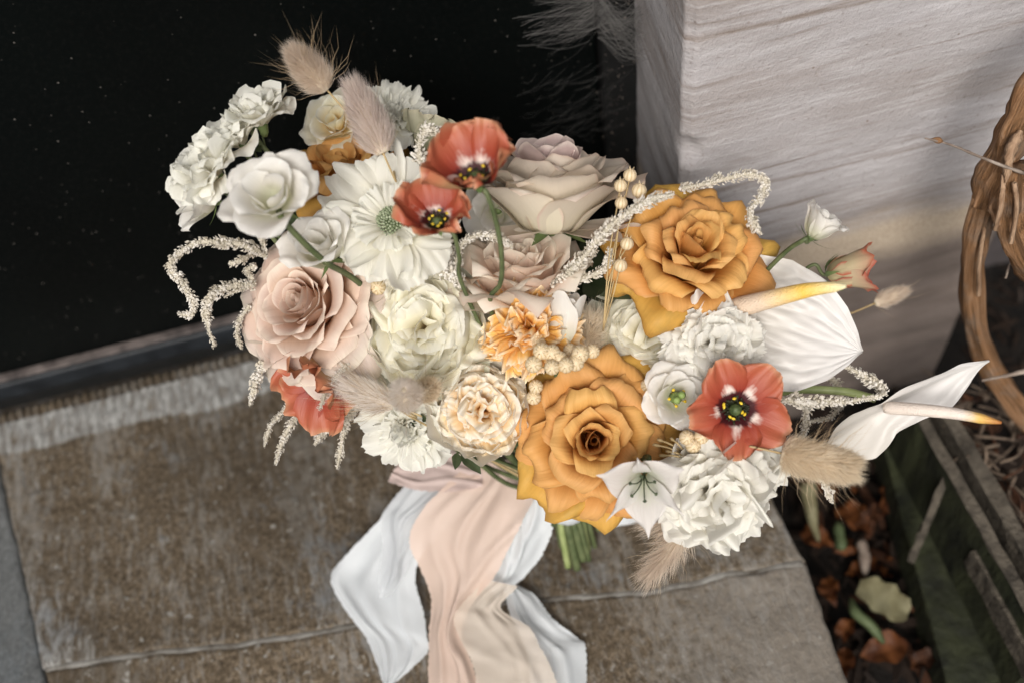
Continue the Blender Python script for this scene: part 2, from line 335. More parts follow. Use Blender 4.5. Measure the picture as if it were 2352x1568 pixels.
def step_mat(name, tone=1.0, grey=0.0):
    m, nt, out = newmat(name); tc = node(nt, 'ShaderNodeTexCoord'); o = tc.outputs['Object']
    big = noise_(nt, o, 5, 5, .6); mid = noise_(nt, mapping(nt, o, scale=(150, 40, 60)), 1, 5, .7, .3); pat = noise_(nt, mapping(nt, o, scale=(22, 7, 10)), 1, 4, .6, .5)
    gr = noise_(nt, o, 230, 4, .75); sp = noise_(nt, o, 120, 3, .6)
    T = lambda c: tuple(np.array(c) * tone * .58)
    col = ramp(nt, [(.32, T((.065, .046, .028))), (.5, T((.165, .122, .078))), (.66, T((.32, .25, .175)))], gr)
    col = mixc(nt, math_(nt, 'MULTIPLY', ramp(nt, [(.46, (0, 0, 0)), (.66, (1, 1, 1))], math_(nt, 'ADD', mid, math_(nt, 'MULTIPLY', math_(nt, 'SUBTRACT', pat, .5), .8))), .8), col, T((.36, .33, .29)))
    col = mixc(nt, math_(nt, 'MULTIPLY', ramp(nt, [(.45, (0, 0, 0)), (.62, (1, 1, 1))], big), .6), col, T((.085, .064, .042)))
    col = mixc(nt, ramp(nt, [(.62, (0, 0, 0)), (.70, (1, 1, 1))], sp), col, T((.42, .40, .36)))
    # pale lichened, tooled strip along the back edge and the left end (UV carries the edge distance)
    su = node(nt, 'ShaderNodeSeparateXYZ'); nt.links.new(tc.outputs['UV'], su.inputs[0])
    ed = math_(nt, 'ADD', su.outputs[0], math_(nt, 'MULTIPLY', math_(nt, 'SUBTRACT', mid, .5), .5))
    pale = ramp(nt, [(.42, (0, 0, 0)), (.66, (1, 1, 1))], ed)
    pc = ramp(nt, [(.3, (.13, .10, .065)), (.48, (.22, .215, .205)), (.66, (.42, .42, .40))], mid)
    col = mixc(nt, math_(nt, 'MULTIPLY', pale, .92), col, pc)
    bl = noise_(nt, o, 9, 5, .65, .4); col = mixc(nt, math_(nt, 'MULTIPLY', ramp(nt, [(.56, (0, 0, 0)), (.70, (1, 1, 1))], math_(nt, 'ADD', bl, math_(nt, 'MULTIPLY', math_(nt, 'SUBTRACT', mid, .5), .4))), .55), col, (.16, .175, .19))
    gy = ramp(nt, [(.42, (0, 0, 0)), (.66, (1, 1, 1))], math_(nt, 'ADD', su.outputs[1], math_(nt, 'MULTIPLY', math_(nt, 'SUBTRACT', sp, .5), .8)))
    col = mixc(nt, math_(nt, 'MULTIPLY', gy, .6), col, (.22, .20, .175))
    if grey: col = mixc(nt, grey, col, ramp(nt, [(.3, (.075, .085, .09)), (.7, (.16, .175, .185))], gr))
    pb = node(nt, 'ShaderNodeBsdfPrincipled'); nt.links.new(col, pb.inputs['Base Color']); pb.inputs['Roughness'].default_value = .8; pb.inputs['Specular IOR Level'].default_value = .25
    b = bump(nt, mid, .004, .6); b = bump(nt, gr, .0018, .8, b); nt.links.new(b, pb.inputs['Normal']); nt.links.new(pb.outputs[0], out.inputs[0]); return m
M['step'] = step_mat('brown weathered doorstep stone')
M['step2'] = step_mat('speckled stone of the front course', 1.25)
M['mortar'] = plain_mat('pale crumbly mortar', (.07, .058, .045), (.25, .24, .22), 40, .9, .001, 300)
M['step3'] = step_mat('grey neighbouring stone', 1.0, .7)
def door_mat():
    m, nt, out = newmat('black painted door with dust specks'); tc = node(nt, 'ShaderNodeTexCoord'); o = tc.outputs['Object']
    n = noise_(nt, o, 3, 4); col = ramp(nt, [(.3, (.0009, .0014, .0014)), (.7, (.0020, .0032, .0030))], n)
    a = None
    for s, t in ((260, .26), (75, .075)):
        vo = node(nt, 'ShaderNodeTexVoronoi'); vo.inputs['Scale'].default_value = s; nt.links.new(o, vo.inputs['Vector'])
        sepc = node(nt, 'ShaderNodeSeparateXYZ'); nt.links.new(vo.outputs['Color'], sepc.inputs[0])
        k = math_(nt, 'MULTIPLY', ramp(nt, [(t * .6, (1, 1, 1)), (t, (0, 0, 0))], vo.outputs['Distance']), ramp(nt, [(.94, (0, 0, 0)), (1.0, (1, 1, 1))], sepc.outputs[0]))
        a = k if a is None else math_(nt, 'MAXIMUM', a, k)
    col = mixc(nt, math_(nt, 'MULTIPLY', a, .40), col, (.24, .22, .20))
    dust = noise_(nt, o, 260, 3, .7)
    col = mixc(nt, math_(nt, 'MULTIPLY', ramp(nt, [(.50, (0, 0, 0)), (.8, (1, 1, 1))], dust), .035), col, (.12, .11, .10))
    pb = node(nt, 'ShaderNodeBsdfPrincipled'); nt.links.new(col, pb.inputs['Base Color']); pb.inputs['Roughness'].default_value = .42; pb.inputs['Specular IOR Level'].default_value = .10
    nt.links.new(bump(nt, noise_(nt, o, 120, 3), .0003, .4), pb.inputs['Normal']); nt.links.new(pb.outputs[0], out.inputs[0]); return m
M['door'] = door_mat()
M['bar'] = plain_mat('worn dark weather bar', (.004, .0055, .0075), (.012, .015, .019), 40, .5, .0005, 200)
M['bar_highlight'] = plain_mat('painted bar highlight', (.045, .037, .035), (.15, .125, .115), 60, .6, .0005, 300)  # pale colour paints the highlight along the bar's rounded edge
M['frame'] = plain_mat('dirty black door frame', (.002, .0024, .0024), (.005, .005, .005), 60, .7, .0005, 300)
M['soil'] = plain_mat('dark damp soil', (.003, .0022, .0016), (.010, .007, .005), 45, .9, .006, 160, detail=6)  # near-black colour deepens the shade in the gap; chips darkened alike
def bark_mat():
    m, nt, out = newmat('peeling orange brown vine bark'); tc = node(nt, 'ShaderNodeTexCoord')
    fi = noise_(nt, mapping(nt, tc.outputs['UV'], scale=(.10, 1.1, 1)), 1.0, 6, .7, .8); bg_ = noise_(nt, tc.outputs['Object'], 35, 5, .6)
    col = ramp(nt, [(.32, (.075, .042, .022)), (.48, (.27, .14, .065)), (.66, (.44, .26, .15))], fi)
    col = mixc(nt, math_(nt, 'MULTIPLY', ramp(nt, [(.5, (0, 0, 0)), (.66, (1, 1, 1))], bg_), .6), col, (.26, .20, .155))
    pb = node(nt, 'ShaderNodeBsdfPrincipled'); nt.links.new(col, pb.inputs['Base Color']); pb.inputs['Roughness'].default_value = .85; pb.inputs['Specular IOR Level'].default_value = .15
    nt.links.new(bump(nt, fi, .006, 1.0, bump(nt, bg_, .003, .7, bump(nt, noise_(nt, tc.outputs['Object'], 260, 5, .7), .0015, .8))), pb.inputs['Normal']); nt.links.new(pb.outputs[0], out.inputs[0]); return m
M['bark'] = bark_mat()
M['bark_raw'] = plain_mat('pale shaggy bark flake', (.22, .13, .075), (.42, .28, .18), 40, .85, .002, 160, aniso=(4, 4, 1))
M['chip_o'] = plain_mat('rusty bark chip', (.022, .008, .004), (.080, .028, .009), 60, .7, .001, 300)
M['chip_b'] = plain_mat('dark brown bark chip', (.009, .005, .003), (.024, .012, .006), 60, .7, .001, 300)
M['leaf_dry'] = plain_mat('rusty fallen leaf', (.07, .022, .008), (.19, .065, .018), 50, .6, .0012, 200, trans=.2)
M['petal_fallen'] = plain_mat('yellowed fallen petal', (.18, .16, .085), (.27, .25, .15), 50, .6, .0006, 200, trans=.2)
M['leaf_fresh'] = plain_mat('fallen green leaf', (.05, .07, .03), (.11, .14, .065), 50, .6, .0006, 200)
M['plank'] = plain_mat('mossy green painted board', (.006, .007, .003), (.030, .034, .014), 30, .8, .004, 90, aniso=(1, 1, .4), detail=8)
M['plank_top'] = plain_mat('weathered wood and lit edge', (.035, .029, .022), (.10, .084, .064), 70, .85, .003, 220)
M['twig_bed'] = plain_mat('dull bed twig', (.05, .035, .026), (.19, .14, .10), 60, .8, .0008, 300)
M['twig'] = plain_mat('grey brown twig', (.16, .12, .095), (.34, .28, .23), 60, .7, .0008, 300)
M['web'] = plain_mat('dusty cobweb thread', (.13, .125, .12), (.22, .21, .20), 60, .9, 0, 300)
M['wall'] = plain_mat('dark damp wall stone', (.035, .03, .03), (.08, .068, .068), 14, .85, .004, 60)  # dark tone paints in the shade of the recess
M['fibre'] = M['silk_white']
#SPLIT
# ================================================================== SETTING
DY = float(onz(300, 862, 0)[1])      # door plane
XD = float(ony(1378, 200, DY)[0]); XP = float(ony(1461, 200, DY)[0])
def box(mb, x0, x1, y0, y1, z0, z1):
    v = [(x, y, z) for x in (x0, x1) for y in (y0, y1) for z in (z0, z1)]
    f = [[0, 1, 3, 2], [4, 6, 7, 5], [0, 4, 5, 1], [2, 3, 7, 6], [0, 2, 6, 4], [1, 5, 7, 3]]
    return mb.add(v, f)
def nz(x, y, z, s): return noise.noise(Vector((x * s, y * s, z * s)))

# ground: one sheet, low beside the step
GZ = -0.19
n = 60; xs = np.concatenate([np.linspace(-25, -1.2, 6), np.linspace(-.9, 1.3, n), np.linspace(1.8, 25, 6)]); ys = np.concatenate([np.linspace(-25, -.6, 6), np.linspace(-.4, 1.1, n), np.linspace(1.6, 25, 6)])
gv = [(x, y, GZ + .010 * nz(x, y, 0, 9) + .005 * nz(x, y, 3, 40)) for x in xs for y in ys]
tag(obj('ground', gv, grid_faces(len(xs), len(ys)), M['soil']), 'shade darkened soil beside and below the stone doorstep', kind='structure')

# doorstep of stone slabs
def wav(x): return .010 * nz(x, 0, 2, 6) + .003 * nz(x, 0, 6, 30)
def slab(quad, zt, thick, mat, nx, ny, parent, flute=False, bev=.0035, paleback=False, seed=0, greyright=0.0, rough=.0012, wf=0, wb=0):
    """quad: back-left, back-right, front-right, front-left corners (x, y)"""
    q = [np.array(c, float) for c in quad]; U = np.linspace(0, 1, nx); V = np.linspace(0, 1, ny)
    top = []; uv = []
    for u in U:
        for v in V:
            p = (q[0] * (1 - u) + q[1] * u) * (1 - v) + (q[3] * (1 - u) + q[2] * u) * v
            p = p + np.array([0, wav(p[0]) * (wf * v + wb * (1 - v))])
            wid = np.linalg.norm(q[1] - q[0]); dep = np.linalg.norm(q[3] - q[0])
            e = min(u * wid, (1 - u) * wid, v * dep, (1 - v) * dep)
            z = zt + rough * nz(p[0], p[1], seed, 30) + .0010 * nz(p[0], p[1], seed, 120)
            if e < bev: z -= (1 - math.sqrt(max(0, 1 - (1 - e / bev)**2))) * bev * .8
            if e < .0001: p = p + np.array([.002 * nz(p[0], p[1], 5, 60), .002 * nz(p[0], p[1], 9, 60)])
            if flute:
                d = v * dep
                if d < .014: z -= .0040 * (0.5 + 0.5 * math.sin(u * wid / .0088 * 2 * math.pi))   # tooled notches along the back edge
                elif d < .11: z -= .0008 * (0.5 + 0.5 * math.sin(u * wid / .0100 * 2 * math.pi + 1.2 * nz(p[0], p[1], 1, 14)))
            top.append((p[0], p[1], z))
            pale = 0.0
            if paleback: pale = (0.25 if v * dep < .014 else max(0.0, 1 - max(0, v * dep - .052 - .010 * nz(p[0], 0, 3, 12)) / .012)) * (1.0 - .5 * max(0, u - .5)); pale = max(pale, max(0, .62 - u * wid / .30) * (.5 + 1.2 * max(0, v - .3))); pale = max(pale, .55 * max(0, 1 - u * wid / .022))
            gr = greyright * max(0, (u - .5) * 2)
            uv.append((pale * .75, gr))
    n0 = len(top); v = list(top); f = grid_faces(nx, ny).tolist()
    f = [r[::-1] for r in f]
    ring = [i * ny for i in range(nx)] + [(nx - 1) * ny + j for j in range(1, ny)] + [i * ny + ny - 1 for i in range(nx - 2, -1, -1)] + [j for j in range(ny - 2, 0, -1)]
    low = {}
    for k in ring: low[k] = len(v); v.append((top[k][0], top[k][1], zt - thick)); uv.append(uv[k])
    for a, b in zip(ring, ring[1:] + ring[:1]): f.append([a, b, low[b], low[a]])
    return obj('stone_slab', v, f, mat, parent, uv=uv)
step = bpy.data.objects.new('doorstep', None); C.objects.link(step)
tag(step, 'worn brown stone doorstep in front of the black door', 'doorstep')
zl = 0.0
BL = onz(18, 935, 0)[:2]; jl0 = onz(600, 1462, 0); jl1 = onz(1765, 1302, 0)
sl = (jl1[1] - jl0[1]) / (jl1[0] - jl0[0])
fr = lambda x: jl0[1] + sl * (x - jl0[0])
e0 = onz(0, 1080, 0); e1 = onz(105, 1568, 0); le = lambda y: e0[0] + (e1[0] - e0[0]) * (y - e0[1]) / (e1[1] - e0[1])
r0 = onz(1800, 1150, 0); r1 = onz(1950, 1568, 0); re = lambda y: r0[0] + (r1[0] - r0[0]) * (y - r0[1]) / (r1[1] - r0[1])
yb = DY - .004; g = .0012
xl_f, xr_f = -.25, .2
for _ in range(12): xl_f, xr_f = le(fr(xl_f)), re(fr(xr_f))
s = slab([(le(yb), yb), (XP, yb), (xr_f, fr(xr_f)), (xl_f, fr(xl_f))], 0, .16, M['step'], 420, 130, step, flute=True, paleback=True, seed=1, greyright=.55, wf=1); s['label'] = 'large brown slab with tooled back edge'
s = slab([(xl_f + .001, fr(xl_f) - g), (xr_f, fr(xr_f) - g), (re(.02), .02), (le(.02), .02)], -.0012, .16, M['step2'], 220, 90, step, seed=4, greyright=.9, rough=.002, wb=1); s['label'] = 'speckled front slab of the doorstep'
s = slab([(le(yb) - .40, yb - .01), (le(yb) + .0012, yb - .01), (le(.02) + .0012, .02), (le(.02) - .40, .02)], -.0008, .16, M['step3'], 120, 120, step, seed=8, bev=.002); s['label'] = 'grey stone at the left end'
xs_ = np.linspace(xl_f + .002, xr_f - .002, 260); mv = []
for i, x in enumerate(xs_):
    y = fr(x) + wav(x); w_ = .0018 + .0016 * nz(x, 3, 1, 30)
    mv += [(x, y + w_, -.0030), (x, y - .001, -.0012 + .0006 * nz(x, 1, 1, 90)), (x, y - w_ - .0022, -.0034)]
mv = [(a, b, c + .0010) for a, b, c in mv]
obj('mortar_joint', mv, [[i * 3 + k, i * 3 + 3 + k, i * 3 + 4 + k, i * 3 + 1 + k] for i in range(259) for k in range(2)], M['mortar'], step)
tag(obj('wall_footing', *(lambda m: (np.concatenate(m.v), m.f))(box(MB(), -.95, .20, .02, DY + .3, GZ - .02, -.1605)), M['step2'], smooth=False), 'buried stone footing under the doorstep', 'footing', kind='structure')

# black door with weather bar, dark frame strip on its right
door = bpy.data.objects.new('door', None); C.objects.link(door); door.location = (0, DY, 0)
tag(door, 'black painted door with dust specks and a weather bar along its bottom', 'door')
def rbox(name, x0, x1, y0, y1, z0, z1, mat, parent, b=.003, seg=3, label=None, sub=(0, 0, 0), nzamp=0, nzs=20):
    import bmesh
    bm = bmesh.new(); r = bmesh.ops.create_cube(bm, size=1)
    for v in bm.verts: v.co = Vector(((x0 + x1) / 2 + v.co.x * (x1 - x0), (y0 + y1) / 2 + v.co.y * (y1 - y0), (z0 + z1) / 2 + v.co.z * (z1 - z0)))
    bmesh.ops.bevel(bm, geom=bm.edges[:], offset=b, segments=seg, affect='EDGES', profile=.6)
    me = bpy.data.meshes.new(name); bm.to_mesh(me); bm.free(); me.materials.append(mat)
    me.polygons.foreach_set('use_smooth', [True] * len(me.polygons))
    try: me.set_sharp_from_angle(angle=R_(40))
    except Exception: pass
    o = bpy.data.objects.new(name, me); C.objects.link(o)
    if parent is not None: o.parent = parent
    if label: o['label'] = label
    return o
zb = float(ony(300, 800, DY - .004)[2])
rbox('panel', -.95, XD, .004, .045, .012, 1.9, M['door'], door, label='black panel with pale dust specks')
rbox('weather_bar', -.95, XD, -.010, .003, .024, zb, M['bar'], door, b=.0045, label='dark weather bar')
rbox('bar_highlight', -.95, XD, -.006, .0035, zb + .0005, zb + .0035, M['bar_highlight'], door, b=.001, label='pale line painted as the highlight on the weather bar edge')
rbox('threshold', -.95, XD, -.0035, .0035, .002, .022, M['frame'], door, b=.002, label='black threshold strip')
fr_ = rbox('door_frame', XD + .002, XP + .03, -.006, .06, -.02, 1.9, M['frame'], None, b=.003)
fr_.location = (0, DY, 0); tag(fr_, 'narrow dirty black door frame strip between the door and the stone pier', 'door frame')
# wall behind door level on far left/right so that side steps see masonry
tag(rbox('house_wall', float(ony(2240, 690, .505)[0]) + .022, 1.8, DY - .02, DY + .25, -.3, 2.2, M['wall'], None, b=.004), 'dark wall in shade behind the vine right of the stone pier', 'wall')

# stone pier: blocks with weathered displaced faces
PY = 0.505
pier = bpy.data.objects.new('stone_pier', None); C.objects.link(pier); pier.location = (.3, PY, 0)
tag(pier, 'pale lavender grey sandstone pier with brown strata beside the black door', 'pier')
a0 = ony(1461, 200, DY); a1 = ony(1597, 0, PY); a2 = ony(1571, 420, PY)
xb = float(a0[0]); xf = float((a1[0] + a2[0]) / 2); xr = float(ony(2240, 690, PY)[0])
def pier_block(z0, z1, seed, out=0.0, label=None, dz=.004):
    # outline swept vertically: back-left, front-left (chamfered), front-right, back-right
    pts = [(xb, DY + .02), (xf - .0035, PY + .006), (xf + .0035, PY), (xr - .012, PY + .001), (xr, PY + .012), (xr + .02, DY + .02)]
    pts = [np.array(p) for p in pts]; seg = [34, 4, 90, 6, 24]; path = []
    for a, b, n_ in zip(pts, pts[1:], seg):
        for k in range(n_): path.append(a + (b - a) * k / n_)
    path.append(pts[-1]); cen = np.array([(xb + xr) / 2, DY])
    nzv = int((z1 - z0) / dz); v = []; f = []
    for j in range(nzv + 1):
        z = z0 + (z1 - z0) * j / nzv
        e = min(z - z0, z1 - z); rnd = -.0006 * max(0, 1 - e / .005)**2
        for p in path:
            d = p - cen; d /= np.linalg.norm(d)
            w = .0014 * nz(p[0], p[1], z * 2.2, 14) + .0005 * nz(p[0] + z * .12, p[1], z * 5, 45) + .0003 * nz(p[0], p[1], z, 160)
            near = math.exp(-((p[0] - xf)**2 + (p[1] - PY)**2) / .00012)
            chip = max(0, nz(seed, 2, z, 26) - .05) * .022 * near
            q = p + d * (out + rnd + w - chip)
            v.append((q[0] - .3, q[1] - PY, z))
    m_ = len(path)
    for j in range(nzv):
        for i in range(m_ - 1): f.append([j * m_ + i, j * m_ + i + 1, (j + 1) * m_ + i + 1, (j + 1) * m_ + i])
    f.append([nzv * m_ + i for i in range(m_)]); f.append([i for i in range(m_)][::-1])
    o = obj('stone_shaft', v, f, M['pier'], pier); 
    if label: o['label'] = label
    return o
zj = float(ony(2000, 520, PY)[2])
pier_block(-.26, .90, 3)
#SPLIT
# ================================================================== GROUND LITTER, VINE, EDGING (right side)
def leaf_mesh(L, W, fold=.25, curl=.3, nu=5, nv=9, seed=0, wav=.0, prof=None):
    g = np.random.default_rng(seed); u = np.linspace(-1, 1, nu)[:, None]; v = np.linspace(0, 1, nv)[None, :]
    w = W * (np.interp(v, [0, .12, .4, .75, 1], [.06, .55, 1, .62, .02]) if prof is None else np.interp(v, *prof))
    x = u * w; y = v * L * np.ones_like(u); z = np.abs(u) * w * fold + curl * L * (v - v * v) * 1.0 + wav * W * np.sin(v * 17 + g.random() * 6) * np.abs(u)
    pts = np.stack([x, y + 0 * x, z + 0 * x], -1).reshape(-1, 3)
    uv = np.stack([(u + 1) / 2 + 0 * v, v + 0 * u], -1).reshape(-1, 2)
    return pts, grid_faces(nu, nv), uv
def place(o, loc, z=None, rot=None):
    o.location = Vector(loc)
    if rot is not None: o.rotation_euler = rot
    return o
# bark chips: individual nearest ones (share meshes), rest as mulch stuff
def chip_mesh(seed):
    g = np.random.default_rng(seed); L = .5; n_ = 7; v = []; f = []
    for i in range(n_):
        t = i / (n_ - 1); w = .10 * (math.sin(math.pi * (t * .84 + .08)) ** .6); y = (t - .5)
        zz = .05 * math.sin(t * 3 + g.random()); sx = .06 * math.sin(t * 4 + seed)
        for (a, b) in ((-1, -1), (1, -1), (1, 1), (-1, 1)): v.append((sx + a * w, y, zz + b * .035))
    for i in range(n_ - 1):
        for k in range(4): f.append([i * 4 + k, i * 4 + (k + 1) % 4, i * 4 + 4 + (k + 1) % 4, i * 4 + 4 + k])
    f.append([3, 2, 1, 0]); f.append([4 * (n_ - 1) + k for k in range(4)])
    return v, f
protos = []
for k in range(5):
    v, f = chip_mesh(k)
    for mt in ('chip_o', 'chip_b'):
        me = bpy.data.meshes.new('bark_chip'); me.from_pydata(v, [], f); me.materials.append(M[mt]); protos.append(me)
rr = random.Random(11)
nchip = 0
while nchip < 170:
    px, py = rr.uniform(1830, 2352), rr.uniform(960, 1568)
    p = onz(px, py, GZ)
    if p[0] < .17 or p[0] > .62: continue
    L = rr.uniform(.02, .055)
    o = bpy.data.objects.new('bark_chip', protos[rr.choice((0, 1, 2, 3, 5, 7, 9, 1, 3, 5, 7, 9, 1, 3))]); C.objects.link(o)
    o.location = (p[0], p[1], GZ + rr.uniform(.008, .035)); s_ = L * rr.uniform(.7, 1.5)
    o.scale = (s_, L, s_ * .8); o.rotation_euler = (rr.uniform(-.5, .5), rr.uniform(-.5, .5), rr.uniform(0, 6.28))
    tag(o, ('rusty orange' if o.data.materials[0] == M['chip_o'] else 'dark brown') + ' bark chip among the mulch right of the doorstep', 'bark chip', 'bark chips in the dark gap beside the doorstep'); nchip += 1
mb = MB()
for k in range(1600):
    x, y = rr.uniform(.15, .9), rr.uniform(-.2, .62); v, f = chip_mesh(k % 7); v = np.array(v) * [rr.uniform(.01, .03), rr.uniform(.015, .045), .012]
    a = rr.uniform(0, 6.28); b = rr.uniform(-.5, .5); Rz = np.array(Matrix.Rotation(a, 3, 'Z') @ Matrix.Rotation(b, 3, 'X'))
    mb.add(v @ Rz.T + [x, y, GZ + rr.uniform(-.002, .012)], f)
tag(mb.build('mulch', M['chip_b'], smooth=False), 'dark bark mulch covering the soil right of the doorstep', 'mulch', kind='stuff')
# dry leaves
dry = [(1960, 1420, .030, 1.0, 'rusty fallen leaf standing at the right edge of the doorstep'), (2085, 1475, .05, .4, 'broad rusty leaf below the pale fallen petal'),
       (2190, 1545, .05, 2.2, 'long rusty leaf at the bottom edge of the gap'), (1900, 1330, .035, 1.9, 'small orange leaf close beside the doorstep edge'),
       (1845, 1215, .04, 2.6, 'orange leaf strip under the large bunny tail'), (1925, 1160, .05, 2.2, 'rusty leaf blade under the amaranth tip'),
       (2010, 1300, .03, .3, 'curled orange leaf beside the pale stick'), (2035, 1120, .04, 1.2, 'brown leaf in the dark behind the bunny tail'), (1945, 1490, .04, 1.4, 'orange leaf at the foot of the doorstep edge')]
for i, (px, py, L, a, lb) in enumerate(dry):
    v, f, uv = leaf_mesh(L, L * .33, .5, .3, 7, 13, i, .25)
    o = obj('fallen_leaf', v, f, M['leaf_dry'], uv=uv); p = onz(px, py, GZ + .035); o.location = p; o.rotation_euler = (rr.uniform(-.3, .5), rr.uniform(-.6, .6), a + 1.2)
    tag(o, lb, 'fallen leaf', 'dry leaves beside the doorstep')
for i in range(22):
    px, py = rr.uniform(1850, 2120), rr.uniform(1000, 1568); L = rr.uniform(.02, .045)
    if onz(px, py, GZ)[0] < re(.1) + .012: continue
    v, f, uv = leaf_mesh(L, L * rr.uniform(.16, .34), rr.uniform(.4, 1.1), rr.uniform(.1, .5), 7, 13, i + 40, .35)
    o = obj('fallen_leaf', v, f, M['leaf_dry'] if i % 3 else M['chip_o'], uv=uv); o.location = onz(px, py, GZ + rr.uniform(.02, .04)); o.rotation_euler = (rr.uniform(-.9, .9), rr.uniform(-.9, .9), rr.uniform(0, 6.28))
    tag(o, 'curled brown leaf scrap in the dark litter beside the doorstep', 'fallen leaf', 'dry leaves beside the doorstep')
v, f, uv = leaf_mesh(.052, .018, .15, .15, 9, 13, 3, .2, ([0, .1, .4, .8, 1], [.4, .8, 1, .9, .45])); o = obj('fallen_petal', v, f, M['petal_fallen'], uv=uv); o.location = onz(2085, 1410, GZ + .05); o.rotation_euler = (.25, .1, R_(48))
tag(o, 'pale yellowed fallen petal on the dark mulch', 'petal')
pts = catmull([onz(1955, 1375, GZ + .05), onz(1965, 1405, GZ + .055), onz(2000, 1435, GZ + .055), onz(2030, 1475, GZ + .045)], 16)
v, f, uv = tube(pts, np.interp(np.linspace(0, 1, 16), [0, .3, .8, 1], [.002, .0055, .005, .002]), 8); tag(obj('curled_leaf', v, f, M['leaf_fresh'], uv=uv), 'curled fallen green leaf beside the pale petal', 'fallen leaf')
pts = catmull([onz(1978, 1238, GZ + .05), onz(1985, 1275, GZ + .05), onz(1988, 1320, GZ + .05)], 9); v, f, uv = tube(pts, [.003, .006, .006, .005, .006, .006, .005, .004, .002], 8, .2)
tag(obj('pale_stick', v, f, M['twig'], uv=uv), 'short thick pale stick upright in the dark mulch', 'stick')
pts = catmull([onz(1925, 1195, GZ + .05), onz(1930, 1240, GZ + .05), onz(1935, 1262, GZ + .05)], 9); v, f, uv = tube(pts, [.001, .005, .006, .005, .0055, .006, .006, .005, .002], 8, .2)
tag(obj('green_pod', v, f, M['leaf_fresh'], uv=uv), 'small muted green pod left of the pale stick', 'pod')
pts = catmull([onz(1855, 1110, GZ + .10), onz(1866, 1190, GZ + .09), onz(1880, 1240, GZ + .06)], 12); v, f, uv = tube(pts, np.linspace(.009, .002, 12), 8, .2)
tag(obj('dry_stalk', v, f, M['petal_fallen'], uv=uv), 'blurred yellowish stalk just right of the step under the bunny tail', 'stalk')

# garden edging: mossy green boards with a lighter strip painting the lit top edge
edg = bpy.data.objects.new('garden_edging', None); C.objects.link(edg); p0 = onz(2098, 930, -.01); p1 = onz(2420, 1500, -.01)
edg.location = p0; tag(edg, 'mossy green board edging of the planting bed at the right', 'garden edging')
def beam(name, a, b, w, hh, mat, parent, up=(0, 0, 1), label=None, wob=.0006, seed=0, top=None):
    a = np.array(a, float); b = np.array(b, float); d = (b - a) / np.linalg.norm(b - a); s_ = np.cross(d, up); s_ /= np.linalg.norm(s_); u_ = np.cross(s_, d)
    n_ = 14; v = []; g = np.random.default_rng(seed)
    for i in range(n_):
        c = a + (b - a) * i / (n_ - 1)
        for x, z in ((-.5, 0), (.5, 0), (.5, -.08), (.5, -1), (-.5, -1), (-.5, -.08)):
            v.append(c + s_ * (x * w) + u_ * z * hh + g.normal(size=3) * wob)
    f = [[i * 6 + k, i * 6 + (k + 1) % 6, i * 6 + 6 + (k + 1) % 6, i * 6 + 6 + k] for i in range(n_ - 1) for k in range(6)]
    f += [list(range(6))[::-1], [(n_ - 1) * 6 + k for k in range(6)]]
    base = np.array(parent.location) if parent else np.zeros(3)
    o = obj(name, np.array(v) - base, f, mat, parent, smooth=False, label=label); return o
beam('board', p0, p1, .009, .14, M['plank'], edg, seed=1)
beam('board', p0 + np.array([.024, .004, 0.004]), p1 + np.array([.024, .004, .004]), .013, .14, M['plank_top'], edg, seed=2, label='weathered grey board behind')
beam('lit_top_strip', p0 + np.array([0, 0, .004]), p1 + np.array([0, 0, .004]), .010, .0035, M['plank_top'], edg, seed=3)  # lighter wood colour stands in for light on the top edge
b0, b1 = onz(2248, 1258, -.035), onz(2400, 1545, -.035)
beam('batten', b0, b1, .012, .03, M['plank_top'], edg, seed=4, label='rough pale batten fixed to the board')
beam('brace', onz(2172, 1098, -.02), onz(2092, 1290, -.10), .006, .008, M['plank_top'], edg, seed=5, label='diagonal stick on the board')
pa, pb_ = onz(2060, 930, -.10), onz(2240, 1568, -.125)
beam('kickboard', pa, pb_, .05, .05, M['plank'], edg, seed=6, label='lower sloping mossy board')

# twigs in the bed to the right of the edging
tw = 0
rt = random.Random(5)
for i in range(120):
    px, py = rt.uniform(2200, 2360), rt.uniform(900, 1360)
    if px < 2110 + (py - 930) * .56 + 55: continue
    a = onz(px, py, rt.uniform(-.07, -.02)); an = rt.uniform(0, 6.28); L = rt.uniform(.025, .07)
    pts = catmull([a, a + np.array([math.cos(an) * L * .5, math.sin(an) * L * .5, rt.uniform(-.006, .014)]), a + np.array([math.cos(an + .3) * L, math.sin(an + .3) * L, rt.uniform(-.01, .02)])], 8)
    v, f, uv = tube(pts, np.linspace(rt.uniform(.0012, .0028), .0007, 8), 5, .4, i)
    tag(obj('twig', v, f, M['twig_bed'] if i % 3 else M['chip_o'], uv=uv), 'dry twig lying in the dark bed behind the edging board', 'twig', 'twigs in the bed at the right edge')
# named twigs
def twig(pxs, r, lb, mat='twig'):
    pts = catmull([P(*q) for q in pxs], 22); v, f, uv = tube(pts, np.linspace(r, r * .45, 22), 6, .5, 3)
    return tag(obj('twig', v, f, M[mat], uv=uv), lb, 'twig')
twig([(2360, 850, .82), (2310, 862, .82), (2255, 873, .82)], .0022, 'pale green twig sticking in from the right edge below the vine')
t_ = twig([(2352, 398, .69), (2300, 380, .68), (2230, 352, .67), (2180, 332, .66), (2125, 318, .65)], .0013, 'thin dry twig with a bud reaching left from the vine across the stone pier')
twig([(2310, 640, .78), (2322, 600, .78), (2345, 545, .78), (2352, 500, .78)], .0009, 'thin pale tendril curling on the vine')
bd = [P(2165, 326, .657), P(2152, 322, .656), P(2138, 320, .655)]; v, f, uv = tube(catmull(bd, 7), [.0008, .0018, .0022, .0021, .0016, .001, .0004], 6); b_ = obj('bud', v, f, M['bark'], t_, uv=uv)

